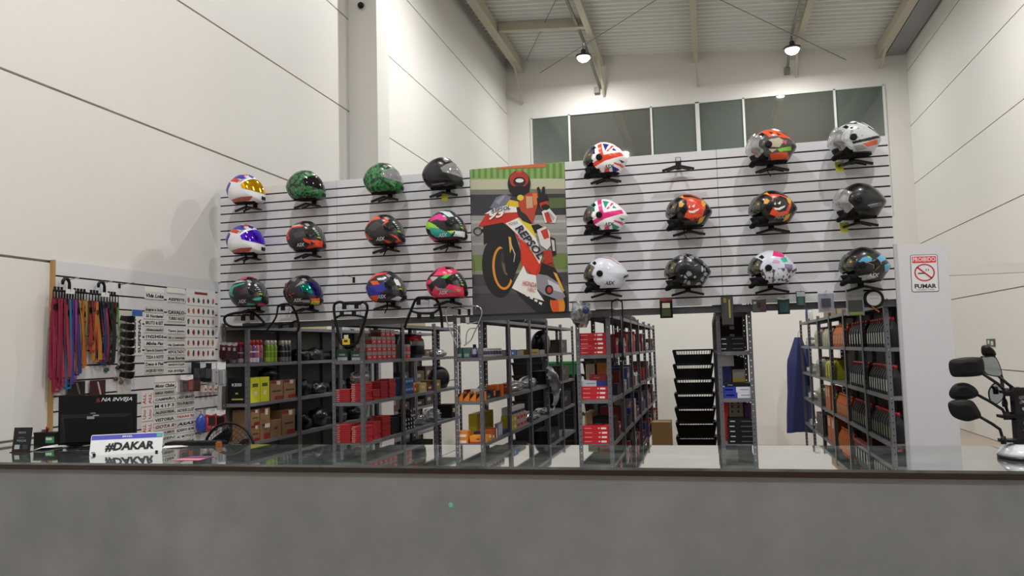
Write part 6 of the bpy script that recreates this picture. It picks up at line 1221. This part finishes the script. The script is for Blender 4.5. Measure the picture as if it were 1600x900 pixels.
# monitor
mp = cz(150, 699); mo = tag(empty('monitor', (mp.x+.01, mp.y, CZ), R(14)), 'black computer monitor seen from behind with a NA INVEJA sticker', 'monitor'); MW = .235
def mz(py): return at(150, py, mp.y).z-CZ
t0, t1 = mz(694), mz(617)
MB().box(-MW, MW, -.012, .012, t0, t1).build('panel', mat('0D0D0F', .45), mo)
loft_ = MB().add([(-MW*.95, -.0125, t0+.01), (MW*.95, -.0125, t0+.01), (MW*.95, -.0125, t0+(t1-t0)*.62), (-MW*.95, -.0125, t0+(t1-t0)*.62), (-MW*.72, -.045, t0+.02), (MW*.72, -.045, t0+.02), (MW*.8, -.04, t0+(t1-t0)*.55), (-MW*.8, -.04, t0+(t1-t0)*.55)], [(4, 5, 6, 7), (0, 1, 5, 4), (1, 2, 6, 5), (2, 3, 7, 6), (3, 0, 4, 7)]); loft_.build('back_bulge', mat('0B0B0D', .5), mo)
MB().box(-.03, .03, -.02, .02, .008, t0+.02).build('neck', mat('101012', .4), mo); MB().lathe([(.11, .0005), (.11, .006), (.03, .012)], n=28).build('foot', mat('101012', .4), mo)
lettering('NA INVEJA', .05, mat('DADCE0', .5), mo, (.12, -.0142, t1-.03), FRONT, shear=.35, width=.19, height=.03, bold=.001); MB().poly([(-.005, -.0135, t1-.045), (.02, -.0135, t1-.045), (.015, -.0135, t1-.018), (.0, -.0135, t1-.022)]).build('red_mark', mat('7A2028', .5), mo)
for (x, z, w_, h_) in ((-.02, t1-.135, .045, .016), (.012, t1-.122, .036, .008), (-.005, t1-.108, .03, .005)): MB().box(x-w_/2, x+w_/2, -.047, -.0455, z-h_/2, z+h_/2).build('logo_mark', mat('9A9CA0', .4), mo)
# card display, battery, papers, mouse, keyboard
c1, c2 = cz(17, 707), cz(48, 706); cd = tag(empty('counter_card', (c1+c2)/2, R(8)), 'small black counter card with white lettering at the left end', 'card'); cw = (c2-c1).length/2; chh = at(32, 668, (c1.y+c2.y)/2).z-CZ
MB().box(-cw, cw, -.002, .002, .004, chh).build('card', mat('15171C', .25, coat=.4), cd, rot=(R(-8), 0, 0)); MB().box(-cw, cw, -.02, .03, .0005, .004).build('base', mat('3A1E22', .3), cd)
for (s, z, wd, hx) in (('MOTO', .78, .05, 'C9CCD0'), ('OFICIAL', .58, .045, '8A8E94'), ('MOÇAS', .46, .065, 'C0D0D4')): lettering(s, .03, mat(hx, .5), cd, (0, -.0028-.139*z*chh*0+math.tan(R(-8))*-1*z*chh*-1*0+(-.003+math.sin(R(8))*z*chh), z*chh), FRONT, width=wd*.9)
for k in (-1, 1): MB().box(k*cw*.45-.016, k*cw*.45+.016, -.004+.02*0, -.0025, chh*.12, chh*.30).build('badge', mat('B9BEC4' if k < 0 else '3A3E44', .5), cd, rot=(R(-8), 0, 0))
b1, b2 = cz(51, 698), cz(88, 697); ba = tag(empty('motorcycle_battery', (b1+b2)/2+Vector((0, .03, 0)), R(6)), 'small black motorcycle battery with a green label', 'battery'); bw = (b2-b1).length/2; bh = at(70, 676, b1.y).z-CZ
MB().box(-bw, bw, -.035, .035, .0005, bh*.88).build('case', mat('131315', .35), ba); MB().box(-bw*1.02, bw*1.02, -.037, .037, bh*.88, bh).build('lid', mat('18181A', .35), ba); MB().box(.1*bw, bw*.9, -.0365, -.0355, bh*.25, bh*.7).build('label', mat('3A8A5A', .4), ba); MB().box(.15*bw, bw*.7, -.0372, -.0366, bh*.45, bh*.62).build('label_print', mat('D8DCC8', .4), ba)
MB().tube([(-.01, 0, bh), (-.012, 0, bh+.03), (.0, -.01, bh+.035), (.008, -.01, bh+.012)], .006, 8).build('terminal', mat('A83038', .4), ba); MB().box(-bw*.55, -bw*.35, -.01, .01, bh, bh+.015).build('terminal_block', mat('6A5A58', .4), ba)
def paper(pts, label, col='E3E5EA', bump=0):
    c = cz(*pts[0]); t = tag(empty('paper_sheet', (c.x, c.y, CZ+.0008)), label, 'paper', 'papers on the counter'); q = [cz(*p)-c for p in pts]
    top = [(v.x, v.y, bump*(i % 2)) for i, v in enumerate(q)]; n = len(q); m = MB(); m.add(top+[(x, y, z+.0008) for x, y, z in top], [tuple(reversed(range(n))), tuple(range(n, 2*n))]+[(i, (i+1) % n, (i+1) % n+n, i+n) for i in range(n)]); m.build('sheet', mat(col, .6), t); return t, q
paper([(49, 705), (65, 703.5), (108, 698), (92, 697.5), (68, 698)], 'crumpled white paper in front of the battery', bump=.012)
paper([(95, 694), (134, 694), (136, 690.5), (105, 690.5)], 'white sheet lying under the monitor'); paper([(252, 701), (294, 697.5), (280, 696), (258, 697)], 'white sheet right of the plate')
t, q = paper([(270, 719.5), (310, 719.5), (338, 713), (303, 713)], 'pink and violet printed leaflet near the front edge', 'D87A8A'); MB().add([tuple(q[3]*.9+q[0]*.1+Vector((0, 0, .0024))), tuple(q[2]*.9+q[1]*.1+Vector((0, 0, .0024))), tuple(q[2]*.45+q[1]*.55+Vector((0, 0, .0024))), tuple(q[3]*.45+q[0]*.55+Vector((0, 0, .0024)))], [(0, 1, 2, 3)]).build('print', mat('5A3A78', .5), t)
ms = cz(118, 697); mu = tag(empty('computer_mouse', (ms.x, ms.y, CZ), R(30)), 'black computer mouse beside the monitor', 'mouse'); blob('shell', mat('141416', .35), (.055, .034, .022), 1, mu, .03, 1, 3, (0, 0, .0155), .65); MB().box(.02, .035, -.003, .003, .033, .039).build('wheel', mat('2A2A2C', .5), mu)
k1, k2 = cz(264, 695), cz(350, 694); kb = tag(empty('keyboard', (k1+k2)/2, math.atan2((k2-k1).y, (k2-k1).x)), 'flat black keyboard at the back of the counter', 'keyboard'); kl = (k2-k1).length/2; MB().box(-kl, kl, -.05, .05, .0005, .016).build('case', mat('18181A', .45), kb)
m = MB()
for r_ in range(4):
    for c_ in range(16): x = -kl*.94+c_*kl*1.88/16; m.box(x+.002, x+kl*1.88/16-.002, -.044+r_*.022, -.026+r_*.022, .016, .021)
m.build('keys', mat('222224', .5), kb)['kind'] = 'stuff'
og = cz(342, 698); t = tag(empty('orange_clip', (og.x, og.y, CZ)), 'small orange brown block on the counter beside the fan', 'block'); MB().box(-.014, .014, -.012, .012, .0005, .026).build('block', mat('9A5A26', .5), t); MB().box(-.011, .011, -.009, .009, .026, .03).build('cap', mat('B06A30', .5), t)
# fan behind the counter
fy = 4.72; fc = at(358, 706, fy); fr = (at(397, 690, fy)-at(318, 690, fy)).length/2; fn = tag(empty('pedestal_fan', (fc.x, fy, 0)), 'black round cage fan behind the counter', 'fan'); fm = mat('151517', .4)
def circ(r, y, n=36): return [(r*math.cos(2*math.pi*i/n), y, fc.z+r*math.sin(2*math.pi*i/n)) for i in range(n)]
MB().tube(circ(fr, 0), .009, 8, closed=True).build('outer_ring', fm, fn)
m = MB()
for r_ in (.35, .5, .65, .8, .92): m.tube(circ(fr*r_, -.05+.05*r_**3), .0016, 5, closed=True)
for i in range(36): a = 2*math.pi*i/36; m.tube([(fr*.2*math.cos(a), -.05, fc.z+fr*.2*math.sin(a)), (fr*.7*math.cos(a), -.045, fc.z+fr*.7*math.sin(a)), (fr*math.cos(a), 0, fc.z+fr*math.sin(a))], .0013, 4)
m.build('cage', fm, fn)['kind'] = 'stuff'
for k in range(3):
    m = MB(); n = 8; vs = []
    for i in range(n):
        f = i/(n-1); r_ = fr*(.18+.68*f)
        for s in (-1, 1): a = 2*math.pi*k/3+s*(.5+.25*math.sin(f*3)); vs.append((r_*math.cos(a), s*.018, fc.z+r_*math.sin(a)))
    m.add(vs, [(2*i, 2*i+1, 2*i+3, 2*i+2) for i in range(n-1)], None, True); m.build('blade', mat('1A1A1C', .35), fn)
MB().lathe([(.035, -.05), (.045, -.03), (.045, .10), (.03, .13)], n=20).build('motor', fm, fn, loc=(0, 0, fc.z), rot=(R(-90), 0, 0)); MB().tube([(0, .07, fc.z-.02), (0, .07, .05)], .016, 10).build('pole', fm, fn); MB().lathe([(.2, 0), (.2, .02), (.03, .05)], n=28).build('base', fm, fn, loc=(0, .07, 0))
# mirror stand
bs = cz(1612, 716); st = tag(empty('mirror_stand', (bs.x, bs.y, CZ)), 'white domed stand with a black post and mirror arms', 'stand'); rb = (cz(1612, 716)-cz(1561, 716)).length; Ym = bs.y
def sz(py): return at(1600, py, Ym).z-CZ
zt = sz(693); MB().lathe([(rb, .0005), (rb*1.01, .014)], n=40).build('base_rim', mat('1A1A2A', .3), st); MB().lathe([(rb, .0145), (rb*.97, zt*.45), (rb*.82, zt*.8), (rb*.6, zt)], n=40).build('dome', mat('DCDDE6', .25, coat=.4), st)
pxl = at(1583, 640, Ym).x-bs.x
MB().box(pxl, pxl+.085, -.03, .03, zt, sz(605)).build('post', mat('1B1A1D', .25, coat=.3), st)
m = MB(); rr_ = random.Random(5)
for i in range(16): x, z = rr_.uniform(pxl+.012, pxl+.07), rr_.uniform(zt+.02, sz(612)); m.poly([(x+.009*math.cos(k*math.pi/4)*rr_.uniform(.6, 1), -.0306-i*.00005, z+.009*math.sin(k*math.pi/4)*rr_.uniform(.6, 1)) for k in range(8)], 0, None, rr_.choice(['8A8890', '5A585E', '6A6068', '9AA8A0']))
m.build('sticker_print', paint_mat('sticker_print', .5, 0), st)
for i, (py, px) in enumerate(((613, 1570), (650, 1561), (688, 1563))): xa = at(px, py, Ym).x-bs.x; z = sz(py); MB().box(xa, pxl+.1, -.035, .035, z-.006, z+.006).build('plate', blk, st)
def mirror(label, head, back, rim_, stem, Yd, glass=False, thick=.022):
    c = at(*stem[-1], Yd); t = tag(empty('motorcycle_mirror', c), label, 'mirror', 'motorcycle mirrors on the white domed stand'); L = lambda p, dy=0: at(p[0], p[1], Yd)-c+Vector((0, dy, 0))
    P = smooth_path([L(p) for p in head], 4, True); n = len(P); cen = sum(P, Vector())/n; vs = []; prof = [(1, 0), (1.0, thick*.5), (.86, thick*.9), (.5, thick*1.15)]
    sgn = 1 if glass else -1
    for s, d in prof: vs += [cen+(p-cen)*s+Vector((0, sgn*d, 0)) for p in P]
    m = MB().add(vs, [(i*n+k, i*n+(k+1) % n, (i+1)*n+(k+1) % n, (i+1)*n+k) for i in range(len(prof)-1) for k in range(n)], None, True); m.add(vs[-n:], [tuple(range(n))], None, True); m.add(vs[:n], [tuple(range(n))]); m.build('housing', mat('121213', .45), t)
    m = MB().poly([cen+(p-cen)*.9+Vector((0, -sgn*.0012, 0)) for p in P], .001, Vector((0, -sgn, 0))); m.build('glass', mat('C4CCD0', .04, metal=1), t)
    MB().tube([L(p, .004) for p in stem], .0065, 8).build('stem', blk, t); MB().lathe([(.011, -.016), (.013, 0), (.009, .018)], n=10).build('nut', blk, t)
mirror('rectangular black mirror back at the top left of the stand', [(1483, 565), (1500, 559), (1527, 558), (1535, 562), (1537, 580), (1530, 587), (1500, 589), (1486, 586)], 0, 0, [(1536, 584), (1560, 600), (1573, 613)], Ym-.05)
mirror('oval black mirror back in the middle left of the stand', [(1483, 612), (1492, 600), (1508, 598), (1522, 605), (1528, 615), (1520, 622), (1500, 625), (1486, 622)], 0, 0, [(1528, 617), (1550, 629), (1567, 640), (1572, 650)], Ym-.03)
mirror('angular black mirror back at the lower left of the stand', [(1481, 632), (1490, 625), (1515, 625), (1526, 636), (1532, 650), (1524, 655), (1508, 658), (1488, 650)], 0, 0, [(1531, 651), (1550, 662), (1563, 671), (1568, 688)], Ym-.06)
mirror('square mirror glass reflecting the pale hall at the top of the stand', [(1533, 558), (1540, 557), (1556, 558), (1566, 582), (1562, 589), (1542, 585), (1536, 575)], 0, 0, [(1561, 588), (1575, 600), (1590, 611)], Ym+.0, True)
mirror('teardrop mirror glass in the middle of the stand', [(1545, 612), (1552, 600), (1560, 599), (1568, 612), (1566, 625), (1556, 632), (1548, 628)], 0, 0, [(1565, 592), (1568, 615), (1572, 635), (1577, 650)], Ym+.02, True)
mirror('small dark mirror back peeking above the square mirror', [(1533, 543), (1538, 539), (1545, 541), (1553, 548), (1554, 556), (1536, 556)], 0, 0, [(1553, 556), (1566, 590), (1570, 630)], Ym+.06)
ex = at(1548, 535, 14.3); es = tag(MB().box(-.012, 0, -.19, .19, -.06, .06).build('exit_sign', mat('3A4A3C', .5), None, (RX-.001, 14.35, 1.57)), 'small dark green sign on the right wall behind the mirrors', 'sign')
MB().box(-.0135, -.0121, -.13, -.02, -.04, .025).build('pictogram', mat('C9D0B8', .5), es); MB().box(-.0135, -.0121, .04, .13, -.02, .04).build('pictogram', mat('C9D0B8', .5), es)
